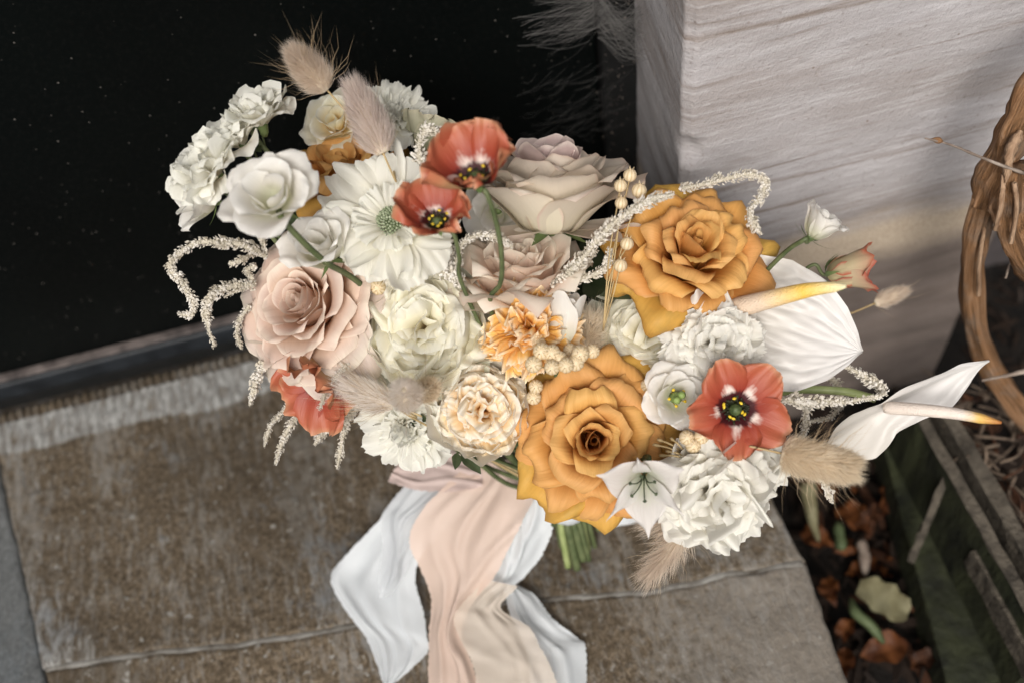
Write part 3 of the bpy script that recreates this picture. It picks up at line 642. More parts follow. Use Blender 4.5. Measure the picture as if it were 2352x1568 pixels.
# vine: gnarled trunk at the right edge
vine = bpy.data.objects.new('vine', None); C.objects.link(vine); vine.location = onz(2300, 1000, GZ)
tag(vine, 'gnarled orange brown vine stem climbing at the right edge', 'vine')
vb = np.array(vine.location)
def limb(pxs, r, name, seed, n_=70, mat='bark'):
    pts = catmull([P(*q) for q in pxs], n_); g = np.random.default_rng(seed)
    k = np.linspace(0, 1, n_); rr_ = .86 * np.interp(k, np.linspace(0, 1, len(r)), r) * (1 + .05 * np.sin(k * 23 + seed))
    t, N, B = frames(pts); ns = 16; a = np.linspace(0, 2 * math.pi, ns, endpoint=False); v = []
    for i in range(n_):
        for j in range(ns):
            q = 1 + .16 * math.sin(a[j] * 3 + k[i] * 9 + seed) + .10 * math.sin(a[j] * 5 - k[i] * 14) + .14 * noise.noise(Vector((math.cos(a[j]) * 3, math.sin(a[j]) * 3, k[i] * 14 + seed)))
            v.append(pts[i] + rr_[i] * q * (N[i] * math.cos(a[j]) + B[i] * math.sin(a[j])) - vb)
    f = [[i * ns + j, i * ns + (j + 1) % ns, (i + 1) * ns + (j + 1) % ns, (i + 1) * ns + j] for i in range(n_ - 1) for j in range(ns)]
    f += [list(range(ns))[::-1], [(n_ - 1) * ns + j for j in range(ns)]]
    uv = np.stack(np.meshgrid(k * n_ * .5, np.arange(ns), indexing='ij'), -1).reshape(-1, 2)
    return obj(name, v, f, M[mat], vine, uv=uv)
limb([(2400, 1010, .97), (2330, 920, .93), (2275, 840, .89), (2240, 740, .85), (2232, 640, .81), (2240, 540, .77), (2262, 450, .735)], [.012, .012, .011, .0105, .0105, .010, .010], 'stem', 1)
limb([(2262, 470, .74), (2285, 400, .72), (2320, 330, .70), (2350, 255, .68), (2400, 170, .665), (2520, 60, .66)], [.011, .0135, .0135, .012, .012], 'stem', 4)
limb([(2330, 380, .70), (2318, 450, .715), (2322, 520, .73), (2350, 590, .75), (2385, 640, .77)], [.012, .014, .012, .012, .010], 'stem', 7)
for i, q in enumerate([((2305, 400, .69), (2300, 470, .70), (2285, 530, .72)), ((2330, 420, .69), (2335, 480, .70), (2322, 560, .72)), ((2262, 520, .75), (2250, 600, .77), (2248, 680, .80)), ((2345, 300, .675), (2320, 350, .68), (2310, 420, .69))]):
    pts = catmull([P(*c) for c in q], 14) ; t, N, B = frames(pts); w = np.interp(np.linspace(0, 1, 14), [0, .3, .8, 1], [.002, .0045, .0035, .0008])
    wj = w[:, None] * np.random.default_rng(i).uniform(.7, 1.3, 14)[:, None]
    vv = np.stack([pts + N * wj, pts + B * .0018, pts - N * wj, pts - B * .0018], 1).reshape(-1, 3) - vb
    f = [[a * 4 + k, a * 4 + (k + 1) % 4, a * 4 + 4 + (k + 1) % 4, a * 4 + 4 + k] for a in range(13) for k in range(4)]
    obj('bark_flake', vv, f, M['bark_raw'], vine)

# cobwebs in the door corner
rw = random.Random(3)
web = bpy.data.objects.new('cobweb', None); C.objects.link(web); web.location = ony(1420, 60, DY - .02); wb = np.array(web.location)
tag(web, 'dusty grey cobweb in the top corner between the door and the stone pier', 'cobweb')
mb = MB()
for i in range(150):
    a = ony(rw.uniform(1372, 1380), rw.uniform(-30, 90), DY - .012); c = ony(rw.uniform(1462, 1500), rw.uniform(-20, 150), DY - rw.uniform(.02, .06))
    m_ = (a + c) / 2 + np.array([0, 0, -rw.uniform(.0, .02)]); v, f, uv = tube(catmull([a, m_, c], 8), .00005 + .00009 * rw.random()**2, 3); mb.add(v - wb, f, uv)
for i in range(130):
    a = ony(rw.gauss(1385, 12), rw.gauss(10, 30), DY - .012); an = rw.uniform(2.6, 3.9); L = rw.uniform(.02, .075); c = a + np.array([math.cos(an) * L, -rw.uniform(0, .008), math.sin(an) * L * .6])
    m_ = (a + c) / 2 + np.array([0, 0, rw.uniform(-.008, .004)]); v, f, uv = tube(catmull([a, m_, c], 8), .00004 + .0001 * rw.random()**2, 3); mb.add(v - wb, f, uv)
for i in range(60):
    a = ony(rw.uniform(1180, 1380), rw.uniform(180, 330), DY - .006); L = rw.uniform(.01, .05); an = rw.uniform(.0, .5); c = a + np.array([math.cos(an) * L, 0, math.sin(an) * L])
    v, f, uv = tube(catmull([a, (a + c) / 2 + np.array([0, -.002, -.003]), c], 6), .00005, 3); mb.add(v - wb, f, uv)
mb.build('threads', M['web'], web, kind='stuff')
mb = MB()
for i in range(120):
    a = ony(rw.gauss(1415, 25), rw.uniform(0, 380), DY - rw.uniform(.008, .03)); r_ = rw.uniform(.0002, .0009)
    q = a + (RNG.random((4, 3)) - .5) * r_ * 2.5; mb.add(q - wb, [[0, 1, 2], [0, 2, 3], [0, 3, 1], [1, 3, 2]])
mb.build('debris', M['twig'], web, kind='stuff')
#SPLIT
# ================================================================== BOUQUET
BIND = onz(1300, 1140, .075)          # where all stems are tied
BEND = onz(1325, 1290, .004)          # where the stem ends stand on the step
def flower(name, label, px, py, d, face, h=.02, group=None, cat='flower', roll=None):
    f = camdir(face); c = P(px, py, d); base = c - f * h
    o = bpy.data.objects.new(name, None); C.objects.link(o)
    yy = camdir((0, 1, -.15)); yy = yy - f * yy.dot(f); yy /= np.linalg.norm(yy); xx = np.cross(yy, f)     # local +Y is the upper side of the bloom
    q = Matrix([[xx[i], yy[i], f[i]] for i in range(3)])
    ro = Matrix.Rotation(roll if roll is not None else random.uniform(0, 6.28), 3, 'Z')
    m = (q @ ro).to_4x4(); m.translation = Vector(base); o.matrix_world = m
    tag(o, label, cat, group)
    o['_'] = 1; del o['_']
    return o
def local(o, pts):
    m = np.array(o.matrix_world.inverted()); p = np.asarray(pts); return p @ m[:3, :3].T + m[:3, 3]
NST = [0]
def stem(o, r=.0022, way=None, mat='stem', start=None, full=False, f=None):
    m = np.array(o.matrix_world); base = m[:3, 3]; fz = m[:3, 2]
    g = np.random.default_rng(NST[0]); NST[0] += 1
    j = g.normal(size=3) * .009
    mid = BIND + (base - BIND) * .42 - np.array([0, 0, .02]) + g.normal(size=3) * .008
    pts = [base - fz * .001, base - fz * .022]
    if way: pts = [base + fz * .001, base - fz * .004] + [P(*w) for w in way] + [P(*way[-1]) * .55 + BIND * .45]
    else: pts.append(mid)
    pts += [BIND + j]
    if full is not False:
        pts += [BIND + (P(*full) - BIND) * .6 + j * .2, P(*full)]
    p = catmull(pts, 40); v, f_, uv = tube(p, r, 7)
    return obj('stem', local(o, v), f_, M[mat], o, uv=uv)
def sepals(o, n_, L, W, th=70, mat='sepal', z=-.001, r0=.003):
    for k in range(n_):
        v, f, uv = petal(L, W, r0, [(0, 100), (.4, th), (1, th - 10)], 120, phi=k * 6.283 / n_ + .3, z0=z, rnd=0, wp=([0, .3, 1], [.8, 1, .05]), nu=5, nv=7)
        obj('sepal', v, f, M[mat], o, uv=uv)

def petal(L, W, r0, th, k, phi=0, z0=0, rnd=.25, pt=0.0, wp=([0, .15, .4, .7, 1], [.3, .6, .92, 1, .72]), edge=0.0, ruf=(0, 3), cross=0.0,
          serr=0.0, nu=9, nv=11, seed=None, skew=0.0, keel=0.0, rp=2.2, lob=0.0, fold=0.0, vr=0.0, er=0.0):
    """a petal surface in flower space: th = inclination from the flower axis along the petal (degrees), k = cross curvature"""
    g = np.random.default_rng(seed if seed is not None else random.randint(0, 10**6))
    u = np.linspace(-1, 1, nu)[:, None]; v = np.linspace(0, 1, nv)[None, :]
    ph = g.random(6) * 6.28
    Lu = L * (1 - rnd * np.abs(u)**rp + pt * np.clip(1 - np.abs(u + skew) * 2.0, 0, 1)**1.4)
    if lob: Lu = Lu * (1 - lob * np.exp(-(u / .18)**2))
    if serr: Lu = Lu * (1 + serr * np.interp((u * nu * .25 + ph[0]) % 1.0, [0, .5, 1], [-1, 1, -1]) + serr * .7 * np.sin(u * 9 + ph[1]) + serr * .9 * (g.random((nu, 1)) - .5) * 2)
    tv, ta = zip(*th); t = np.radians(np.interp(v, tv, ta)) + 0 * u
    t = t + np.radians(er) * np.abs(u)**2 * v
    ds = Lu / (nv - 1); vm = (t[:, 1:] + t[:, :-1]) / 2
    r = r0 + np.concatenate([np.zeros((nu, 1)), np.cumsum(np.sin(vm) * ds, 1)], 1)
    z = z0 + np.concatenate([np.zeros((nu, 1)), np.cumsum(np.cos(vm) * ds, 1)], 1)
    w = W * np.interp(v, *wp); a = (u + skew * .3 * v) * w
    kk = np.where(abs(k) < 1e-6, 1e-6, k); ang = a * kk
    xt = np.sin(ang) / kk; inw = -(1 - np.cos(ang)) / kk
    dn = inw + edge * W * np.abs(u)**3 * v**1.5 - keel * W * (1 - np.abs(u)) * v
    amp, fr_q = ruf
    if amp: dn = dn + amp * W * (np.abs(u)**1.3 * .6 + v**2 * .9) * v * (np.sin(u * fr_q + ph[2] + v * 2.0) + .55 * np.sin(u * fr_q * 2.1 + ph[3]))
    if vr: dn = dn + vr * W * np.sin(v * 9 + ph[4] + u * 2) * np.abs(u)
    # soft irregularity
    dn = dn + W * .035 * np.sin(u * 2.3 + v * 3.1 + ph[5]) * v
    rr_ = r + dn * np.cos(t); zz = z - dn * np.sin(t)
    c, s_ = math.cos(phi), math.sin(phi)
    x = rr_ * c - xt * s_; y = rr_ * s_ + xt * c
    pts = np.stack([x, y, zz], -1).reshape(-1, 3)
    uv = np.stack([(u + 1) / 2 + 0 * v, v + 0 * u], -1).reshape(-1, 2)
    return pts, grid_faces(nu, nv)[:, ::-1], uv
def put(o, pr, mat, name='petal', label=None):
    v, f, uv = pr; return obj(name, v, f, M[mat], o, uv=uv, label=label)

GA = R_(137.5)
def rose(o, R=.052, n_=36, A1=84, A0=1, mat='amber', outer=None, n_out=0, roll=95, hin=.62, seed=0, pt=.06, tight=.0065, Lo=1.0, ruf=.03, inner=None, n_in=0, pw=1.0, edge=.3):
    g = random.Random(seed)
    for i in range(3):      # closed bud in the heart
        put(o, petal(R * (hin - .04 * i), R * .20, .0006, [(0, 14), (.4, 2), (.9, -3), (1, 8)], 1 / (R * (.045 + .02 * i)), phi=i * GA, nu=11, nv=10, seed=seed + i), inner or mat)
    for i in range(n_):
        t = i / (n_ - 1); A = A0 + (A1 - A0) * t**pw + g.uniform(-4, 4) * t
        L = R * (hin + (1.16 * Lo - hin) * t**.8) * g.uniform(.93, 1.06)
        W = R * (.26 + .40 * t) * g.uniform(.9, 1.1)
        rc = tight * R / .052 + R * .72 * t**1.1
        rl = 6 + (roll - 6) * min(1, t * 1.9) * g.uniform(.55, 1.25)
        r0 = .0015 + .006 * t * R / .052
        th = [(0, min(95, A + 38)), (.22, A * .72), (.60, A * .93), (.76, A + rl * .12), (.90, A + rl * .65), (1, A + rl * 1.25)]
        j = g.uniform(-.2, .2) * t
        mt = mat
        if outer and i >= n_ - n_out: mt = outer
        if inner and i < n_in: mt = inner
        pr = petal(L, W, r0, th, 1 / rc, phi=i * GA + j, z0=-.004 * t, rnd=.13 + .06 * t, rp=2.8, pt=pt * (.3 + t), edge=edge * t, ruf=(ruf * (.4 + t) * g.uniform(.6, 1.6), 3 + g.random() * 3), nu=15, nv=17, seed=seed * 97 + i, skew=g.uniform(-.35, .35), er=30 * t * g.uniform(-.2, 1.2),
                   wp=([0, .15, .4, .68, .88, 1], [.35, .68, .95, 1, .92, .72]))
        put(o, pr, mt)
    sepals(o, 5, R * .55, R * .12, 105)
def garden_rose(o, R=.045, mat_out='cream_out', mat_in='cream_orange', n_out=14, n_in=62, seed=0, guard=None, n_guard=5, ruf=.16, Win=.30, A1=66, messy=1.0, **k_):
    g = random.Random(seed)
    for i in range(n_out):
        t = i / (n_out - 1)
        th = [(0, 88), (.3, 74 + 8 * t), (.5, 36 + 14 * t), (.75, 2 + 16 * t), (1, -34 + 50 * t)]
        put(o, petal(R * (1.22 + .22 * t), R * (.58 + .12 * t), .002, th, 1 / (R * (.8 + .25 * t)), phi=i * GA, z0=-.001, rnd=.10, rp=2.8, ruf=(.05 * messy, 5), nu=17, nv=13, seed=seed * 31 + i, edge=.04), mat_out)
    for i in range(n_guard if guard else 0):
        th = [(0, 92), (.4, 78), (.75, 62), (1, 82)]
        put(o, petal(R * 1.36, R * .66, .002, th, 1 / (R * 1.2), phi=i * 6.283 / n_guard + g.uniform(-.3, .3), z0=-.003, rnd=.2, ruf=(.07, 5), nu=15, nv=12, seed=seed * 77 + i), guard)
    for i in range(n_in):      # rosette of close set petals with rolled, wavy rims; the rims face outward so the heart reads as rings of ruffles
        t = (i + .5) / n_in; rho = R * (.02 + .72 * t**.7)
        zt = R * (.80 - .16 * t * t) * g.uniform(.94, 1.04); L = zt
        lean = 24 * t
        th = [(0, lean + 8), (.5, lean - 6 * t), (.78, lean + 4), (.90, lean + 22 * g.uniform(.6, 1.3)), (1, lean + 62 * g.uniform(.5, 1.2))]
        put(o, petal(L, R * (Win * .55 + Win * .75 * t) * g.uniform(.85, 1.2), rho * .62, th, 1 / (R * (.10 + .62 * t) * g.uniform(.8, 1.5)), phi=i * GA + g.uniform(-.35, .35) * messy, z0=R * .04, rnd=.10, rp=2.6, lob=.06 * g.random(),
                     ruf=(ruf * g.uniform(.5, 1.5), 4 + g.random() * 4), nu=19, nv=14, seed=seed * 53 + i), mat_in)
    sepals(o, 5, R * .5, R * .12, 95)
def carnation(o, R=.04, mat='carn_white', n_=46, seed=0, amax=100, ruf=.30, serr=.05, W=.42, inner=None, flat=1.0, fq=4.5, cal=True):
    g = random.Random(seed)
    for i in range(n_):
        t = (i + .5) / n_; A = 3 + (amax - 3) * t**.75 + g.uniform(-13, 13)
        L = R * (.95 + .12 * t) * g.uniform(.88, 1.1) * (1 if flat == 1 else (flat + (1 - flat) * t))
        bd_ = g.uniform(15, 75) * (1 - .5 * t); th = [(0, max(0, A - 35)), (.45, A - 8), (.72, A), (.88, A + bd_ * .6), (1, A + bd_ * 1.25)]
        pr = petal(L, R * W * g.uniform(.85, 1.25), .001 + .004 * t, th, 1 / (R * g.uniform(.5, 1.4)), phi=i * GA + g.uniform(-.3, .3), rnd=.32, rp=2.3, serr=serr, nu=27, nv=13, ruf=(ruf * g.uniform(.5, 1.3), fq + g.random() * fq * .8),
                   wp=([0, .3, .6, .85, 1], [.10, .32, .76, 1.0, .86]), seed=seed * 71 + i)
        put(o, pr, inner if (inner and t < .35) else mat)
    if cal: pr = tube(np.array([[0, 0, -R * .42], [0, 0, -R * .3], [0, 0, -R * .05], [0, 0, R * .12]]), [R * .06, R * .14, R * .17, R * .2], 9); obj('calyx', *pr[:2], M['sepal'], o, uv=pr[2])
def bead_dome(n_, R, hh, r, z0, seed=0):
    mb = MB(); g = np.random.default_rng(seed)
    for i in range(n_):
        t = ((i + .5) / n_)**.5; a = i * GA; c = np.array([R * t * math.cos(a), R * t * math.sin(a), z0 + hh * (1 - t * t)])
        nn = np.array([c[0], c[1], R * 1.0]); nn /= np.linalg.norm(nn); s_ = r * g.uniform(.8, 1.2)
        p = [c - nn * s_, c, c + nn * s_ * 1.1, c + nn * s_ * 1.6]; v, f, uv = tube(p, [s_ * .6, s_, s_ * .8, s_ * .15], 6); mb.add(v, f, uv)
    return mb
def scabiosa(o, R=.042, mat='cool_white', seed=0, centre=True, n_out=11, amax=96, Wp=.5):
    g = random.Random(seed)
    for i in range(n_out):
        A = amax - 8 * (i % 2) + g.uniform(-8, 8)
        pr = petal(R * g.uniform(.9, 1.12), R * Wp * g.uniform(.85, 1.2), R * .12, [(0, 60), (.4, A - 14 + g.uniform(-8, 8)), (.8, A), (1, A + g.uniform(-20, 40))], 1 / (R * g.uniform(.6, 1.6)), phi=i * 6.283 / n_out + g.uniform(-.3, .3), rnd=.13, rp=4.5, serr=.022, nu=27, nv=10,
                   ruf=(.15 * g.uniform(.6, 1.5), 5 + 3 * g.random()), wp=([0, .3, .65, .9, 1], [.24, .60, .95, 1.05, 1.0]), seed=seed * 7 + i, z0=-.0015 * (i % 2))
        put(o, pr, mat)
    for i in range(n_out + 1):
        A = 62 + g.uniform(-14, 14)
        pr = petal(R * g.uniform(.5, .66), R * .27 * g.uniform(.8, 1.3), R * .13, [(0, 30), (.5, A), (1, A + 20)], 1 / (R * .4), phi=i * GA, z0=R * .06, rnd=.1, serr=.04, nu=17, nv=8, ruf=(.28, 7), wp=([0, .4, 1], [.3, .6, 1]), seed=seed * 17 + i)
        put(o, pr, mat)
    if centre: bead_dome(150, R * .31, R * .20, R * .024, R * .10, seed).build('pincushion_centre', M['pincushion'], o)
    else:
        for i in range(16):
            A = 25 + g.uniform(-14, 14)
            put(o, petal(R * g.uniform(.35, .5), R * .3, R * .04, [(0, 10), (.5, A), (1, A + 25)], 1 / (R * .25), phi=i * GA, z0=R * .05, rnd=.1, serr=.035, nu=17, nv=8, ruf=(.35, 8), wp=([0, .4, 1], [.3, .6, 1]), seed=seed * 19 + i), mat)
    v, f, uv = tube([[0, 0, -R * .2], [0, 0, -R * .08], [0, 0, R * .08]], [R * .05, R * .14, R * .2], 9); obj('calyx', v, f, M['sepal'], o, uv=uv)
def lisianthus(o, R=.036, mat='white', n_=11, A1=60, A0=6, seed=0, centre=False, Lr=1.3, roll=45, tight=.16, ruf=.06, Wm=1.0):
    g = random.Random(seed)
    for i in range(n_):
        t = i / (n_ - 1); A = A0 + (A1 - A0) * t
        th = [(0, A + 45), (.25, A + 8), (.6, A), (.85, A + roll * .3 * t), (1, A + roll * (0.2 + t))]
        pr = petal(R * (Lr * .82 + Lr * .2 * t), R * (.42 + .22 * t) * Wm, .0015, th, 1 / (R * (tight + .7 * t)), phi=i * GA * 1.0 + g.uniform(-.1, .1), rnd=.2, ruf=(ruf * (.5 + t), 4 + g.random() * 2), nu=13, nv=13, seed=seed * 13 + i, edge=.05 * t, skew=.15,
                   wp=([0, .15, .4, .7, .9, 1], [.25, .55, .9, 1, .9, .66]))
        put(o, pr, mat)
    if centre:
        v, f, uv = tube([[0, 0, 0], [0, 0, R * .35], [0, 0, R * .6], [0, 0, R * .66]], [R * .1, R * .17, R * .1, R * .03], 9); obj('pistil', v, f, M['pist'], o, uv=uv)
        for k in range(2):
            c = np.array([R * .1 * (-1)**k, 0, R * .7]); obj('stigma', *tube([c + [0, 0, -R * .07], c, c + [0, 0, R * .06]], [R * .07, R * .12, R * .05], 8)[:2], M['pist'], o)
        for k in range(5):
            a = k * 1.257; b = np.array([math.cos(a), math.sin(a), 0]) * R * .24; v, f, uv = tube([b * .5, b + [0, 0, R * .35], b + [0, 0, R * .48]], [R * .015, R * .015, R * .05], 6); obj('stamen', v, f, M['anther'], o, uv=uv)
    sepals(o, 5, R * .75, R * .07, 75, r0=.002)
    v, f, uv = tube([[0, 0, -R * .22], [0, 0, -R * .08], [0, 0, R * .04]], [R * .06, R * .14, R * .16], 9); obj('calyx', v, f, M['sepal'], o, uv=uv)
def ranunculus(o, R=.042, angs=None, A=70, seed=0, n_=6, Wk=.52, rn=.16):
    g = random.Random(seed)
    angs = angs or [(k * 6.283 / n_ + g.uniform(-.12, .12), A + g.uniform(-10, 10), 1.0) for k in range(n_)]
    for i, (ph, Ai, sc) in enumerate(angs):
        th = [(0, 60), (.25, Ai * .8), (.6, Ai), (.85, Ai - 8), (1, Ai + 6)]
        pr = petal(R * sc * .98, R * Wk * sc, R * .06, th, 1 / (R * 1.0), phi=ph, z0=.0012 * (i % 2), rnd=rn, rp=2.6, ruf=(.17 * g.uniform(.6, 1.5), 5 + 2 * g.random()), lob=.03, nu=17, nv=15, seed=seed * 3 + i, serr=.012, wp=([0, .2, .45, .72, .92, 1], [.18, .5, .86, 1, .9, .72]))
        put(o, pr, 'rust')
    v, f, uv = tube([[0, 0, 0], [0, 0, R * .10], [0, 0, R * .19], [0, 0, R * .23]], [R * .10, R * .12, R * .10, R * .03], 10, .15); obj('pistil', v, f, M['pist_dark'], o, uv=uv)
    mb = MB()
    for k in range(70):
        a = k * GA; rr_ = R * (.12 + .13 * g.random()); b = np.array([math.cos(a), math.sin(a), 0]); p0_ = b * R * .08; p1_ = b * rr_ + [0, 0, R * g.uniform(.08, .17)]
        v, f, uv = tube([p0_, (p0_ + p1_) / 2 + [0, 0, R * .04], p1_, p1_ + b * R * .02 + [0, 0, R * .015]], [R * .008, R * .010, R * .022, R * .008], 5); mb.add(v, f, uv)
    mb.build('stamens', M['dark'], o)
    for k in range(8):
        a = k * .785 + g.uniform(-.4, .4); b = np.array([math.cos(a), math.sin(a), 0]); c = b * R * g.uniform(.12, .27) + [0, 0, R * g.uniform(.17, .23)]; tdir = np.array([-b[1], b[0], .1])
        v, f, uv = tube([c - tdir * R * .035, c - tdir * R * .012, c + tdir * R * .012, c + tdir * R * .035], [R * .012, R * .026, R * .026, R * .01], 6); obj('anther', v, f, M['anther'], o, uv=uv)
    sepals(o, 4, R * .14, R * .06, 110)

FG = {'rose': 'roses in the bouquet', 'white': 'white flowers in the bouquet', 'ran': 'rust ranunculus in the bouquet', 'tail': 'bunny tail grasses in the bouquet', 'amar': 'cream amaranth strands in the bouquet', 'flax': 'dried flax seed sprigs in the bouquet', 'sprig': 'leafy sprigs in the bouquet'}
# --- roses
o = flower('amber_rose', 'open amber rose facing the viewer at the bottom centre above the stems', 1362, 1008, .69, (-.02, .03, 1), .020, FG['rose'], roll=.4)
rose(o, .0545, 30, 86, A0=-3, mat='amber', outer='amber_old', n_out=5, seed=3, tight=.008, pt=.15, roll=120, edge=.34, ruf=.07, pw=1.15, hin=.74); stem(o, .0036, full=(1340, 1285, .872))
o = flower('amber_rose', 'large amber rose at the upper right against the stone pier', 1592, 575, .69, (.05, .42, .9), .024, FG['rose'], roll=1.6)
rose(o, .055, 27, 86, A0=0, mat='amber', outer='amber_old', n_out=6, seed=8, tight=.014, pt=.16, roll=150, edge=.45, hin=.86, ruf=.10, pw=1.2); stem(o, .0036)
o = flower('amber_rose', 'darker amber rose at the upper left behind the near white bloom', 786, 396, .728, (-.10, .75, .5), .018, FG['rose'], roll=2.2)
rose(o, .055, 27, 72, A0=4, mat='amber', outer='amber_old', n_out=9, seed=12, tight=.014, pt=.05, roll=110, edge=.5, ruf=.10); stem(o, .0034)
o = flower('pink_rose', 'dusty pink rose with a peach heart at the left of the bouquet', 688, 690, .695, (-.42, .20, .86), .026, FG['rose'], roll=.9)
rose(o, .054, 44, 88, A0=0, mat='pink', outer='pink_out', n_out=9, seed=21, tight=.009, pt=.0, roll=50, edge=.10, ruf=.04, hin=.66, pw=.9); stem(o, .0036)
o = flower('beige_rose', 'beige rose with a mauve heart standing upright at the top centre', 1268, 418, .70, (-.02, .93, .32), .032, FG['rose'], roll=.2)
rose(o, .056, 36, 60, A0=-2, mat='beige', outer='beige', n_out=4, seed=33, inner='beige_in', n_in=15, tight=.013, pt=.05, roll=22, edge=.04, ruf=.02, hin=1.04, Lo=1.04, pw=1.5)
for ph, L_, a_ in ((-12, .060, 88), (-38, .052, 96), (215, .045, 98)): put(o, petal(L_, .017, .006, [(0, 100), (.4, a_), (1, a_ - 14)], 1 / .03, phi=R_(ph) - .2, rnd=.15, pt=.08, nu=11, nv=13, ruf=(.06, 3)), 'pink_out')
stem(o, .0040, way=[(1300, 545, .735), (1300, 620, .745)], mat='stem')
o = flower('peach_rose', 'peach cream rose below the beige rose in the middle', 1192, 625, .70, (-.08, .86, .50), .032, FG['rose'], roll=1.2)
rose(o, .054, 28, 44, A0=-2, mat='peach', outer='beige', n_out=4, seed=41, tight=.013, pt=.06, roll=40, edge=.15, ruf=.04, hin=.98, Lo=1.0, pw=1.2); stem(o, .0036)
# --- double garden roses
o = flower('garden_rose', 'full cream garden rose with an apricot heart at the lower centre', 1105, 942, .69, (-.03, -.02, 1), .022, FG['rose'])
garden_rose(o, .0365, 'cream_out', 'cream_orange', 14, 0, seed=2); carnation(o, .0335, 'cream_orange', 46, seed=77, amax=74, ruf=.20, W=.46, serr=.004, fq=4.5, cal=False); stem(o, .0032)
o = flower('garden_rose', 'largest ivory double rose with greenish outer petals left of centre', 975, 748, .69, (-.03, .10, 1), .022, FG['rose'])
garden_rose(o, .045, 'ivory', 'ivory', 10, 0, seed=5, guard='ivory_green', n_guard=6); carnation(o, .043, 'ivory', 46, seed=55, amax=88, ruf=.17, W=.60, serr=.008, fq=3.2, cal=False); stem(o, .0034)
o = flower('garden_rose', 'ivory double rose under the upper right amber rose', 1478, 765, .71, (-.10, .16, 1), .022, FG['rose'])
garden_rose(o, .034, 'ivory', 'ivory', 10, 0, seed=9, guard='ivory_green', n_guard=5); carnation(o, .033, 'ivory', 34, seed=59, amax=76, ruf=.11, W=.58, serr=.004, fq=3, cal=False); stem(o, .003)
# --- carnations
o = flower('carnation', 'orange and cream ruffled carnation in the centre', 1215, 745, .675, (-.05, .25, .95), .018, 'carnations in the bouquet')
carnation(o, .031, 'carn_orange', 54, seed=4, amax=98, ruf=.26, W=.46, serr=.035, fq=5); stem(o, .0026)
o = flower('carnation', 'white ruffled carnation left of the anthurium', 1642, 782, .675, (-.08, .15, 1), .016, 'carnations in the bouquet')
carnation(o, .032, 'carn_white', 46, seed=6, amax=100, ruf=.16, W=.56, serr=.03, fq=4); stem(o, .0026)
o = flower('carnation', 'large white ruffled bloom at the bottom right', 1640, 1135, .665, (-.05, -.12, 1), .018, 'carnations in the bouquet')
carnation(o, .037, 'carn_white', 38, seed=14, amax=98, ruf=.20, W=.66, serr=.014, fq=3.4); stem(o, .0026)
o = flower('carnation', 'white ruffled bloom tucked above the bottom right one under the front rust flower', 1722, 1062, .688, (.20, .15, 1), .016, 'carnations in the bouquet')
carnation(o, .028, 'carn_white', 28, seed=15, amax=98, ruf=.20, W=.62, serr=.014, fq=3.4); stem(o, .0024)
# --- scabiosas
o = flower('scabiosa', 'white scabiosa with a green pincushion centre left of the rust flowers', 897, 505, .660, (-.12, .25, 1), .008, FG['white'], roll=.5)
scabiosa(o, .0395, 'cool_white', 13, True, 10, Wp=.64); stem(o, .0021)
o = flower('scabiosa', 'white frilled flower lowest of the three stacked at the upper left', 470, 378, .66, (-.45, .50, .62), .012, FG['white'])
carnation(o, .0250, 'cool_white', 20, seed=5, amax=92, ruf=.11, W=.80, serr=.014, fq=4); stem(o, .0018)
o = flower('scabiosa', 'white frilled flower in the middle of the three stacked at the upper left', 533, 300, .668, (-.35, .62, .60), .012, FG['white'])
carnation(o, .0200, 'cool_white', 16, seed=66, amax=86, ruf=.11, W=.80, serr=.014, fq=4); stem(o, .0018)
o = flower('scabiosa', 'white frilled flower topmost of the three stacked at the upper left', 592, 246, .67, (-.1, .78, .5), .012, FG['white'])
carnation(o, .0220, 'cool_white', 17, seed=6, amax=78, ruf=.11, W=.82, serr=.014, fq=4); stem(o, .0018)
o = flower('scabiosa', 'white scabiosa behind the purple grey bunny tail at the top', 905, 258, .73, (.25, .40, .85), .010, FG['white'])
scabiosa(o, .027, 'cool_white', 7, False, 11, 84); stem(o, .0018)
o = flower('scabiosa', 'white frilled flower hanging below the green centred scabiosa', 912, 598, .685, (-.05, -.25, 1), .008, FG['white'])
scabiosa(o, .032, 'carn_white', 9, False, 10, 100); stem(o, .0022, mat='stem_light')
o = flower('scabiosa', 'white frilled flower at the lower left beside the cream garden rose', 930, 990, .705, (-.35, -.40, .85), .010, FG['white'])
scabiosa(o, .032, 'cool_white', 10, False, 11, 92); stem(o, .002)
# --- lisianthus
o = flower('lisianthus', 'large smooth white bloom nearest the camera at the upper left', 612, 432, .60, (-.08, .34, .94), .020, FG['white'], roll=.3)
lisianthus(o, .028, 'white', 10, 60, A0=14, seed=1, Lr=1.16, roll=75, tight=.26, ruf=.05, Wm=1.3); stem(o, .0021, way=[(655, 512, .61), (745, 600, .64), (845, 668, .69)])
o = flower('lisianthus', 'white bloom on the far left edge of the bouquet', 432, 450, .665, (-.80, .12, .58), .018, FG['white'])
lisianthus(o, .022, 'white', 9, 52, seed=2, Lr=1.4, roll=50); stem(o, .0017)
o = flower('lisianthus', 'ivory white bloom behind the bunny tails at the top', 765, 270, .73, (-.10, .25, .95), .016, FG['white'])
lisianthus(o, .0235, 'ivory', 11, 66, seed=3, Lr=1.15, roll=60, tight=.16, Wm=1.25); stem(o, .0017)
o = flower('lisianthus', 'half open white spiral bud above the pink rose', 728, 548, .65, (-.18, .48, .84), .022, FG['white'])
lisianthus(o, .024, 'white', 9, 32, A0=4, seed=4, Lr=1.45, roll=75, tight=.22, ruf=.04, Wm=1.25); stem(o, .0021, way=[(790, 590, .68), (830, 620, .70)])
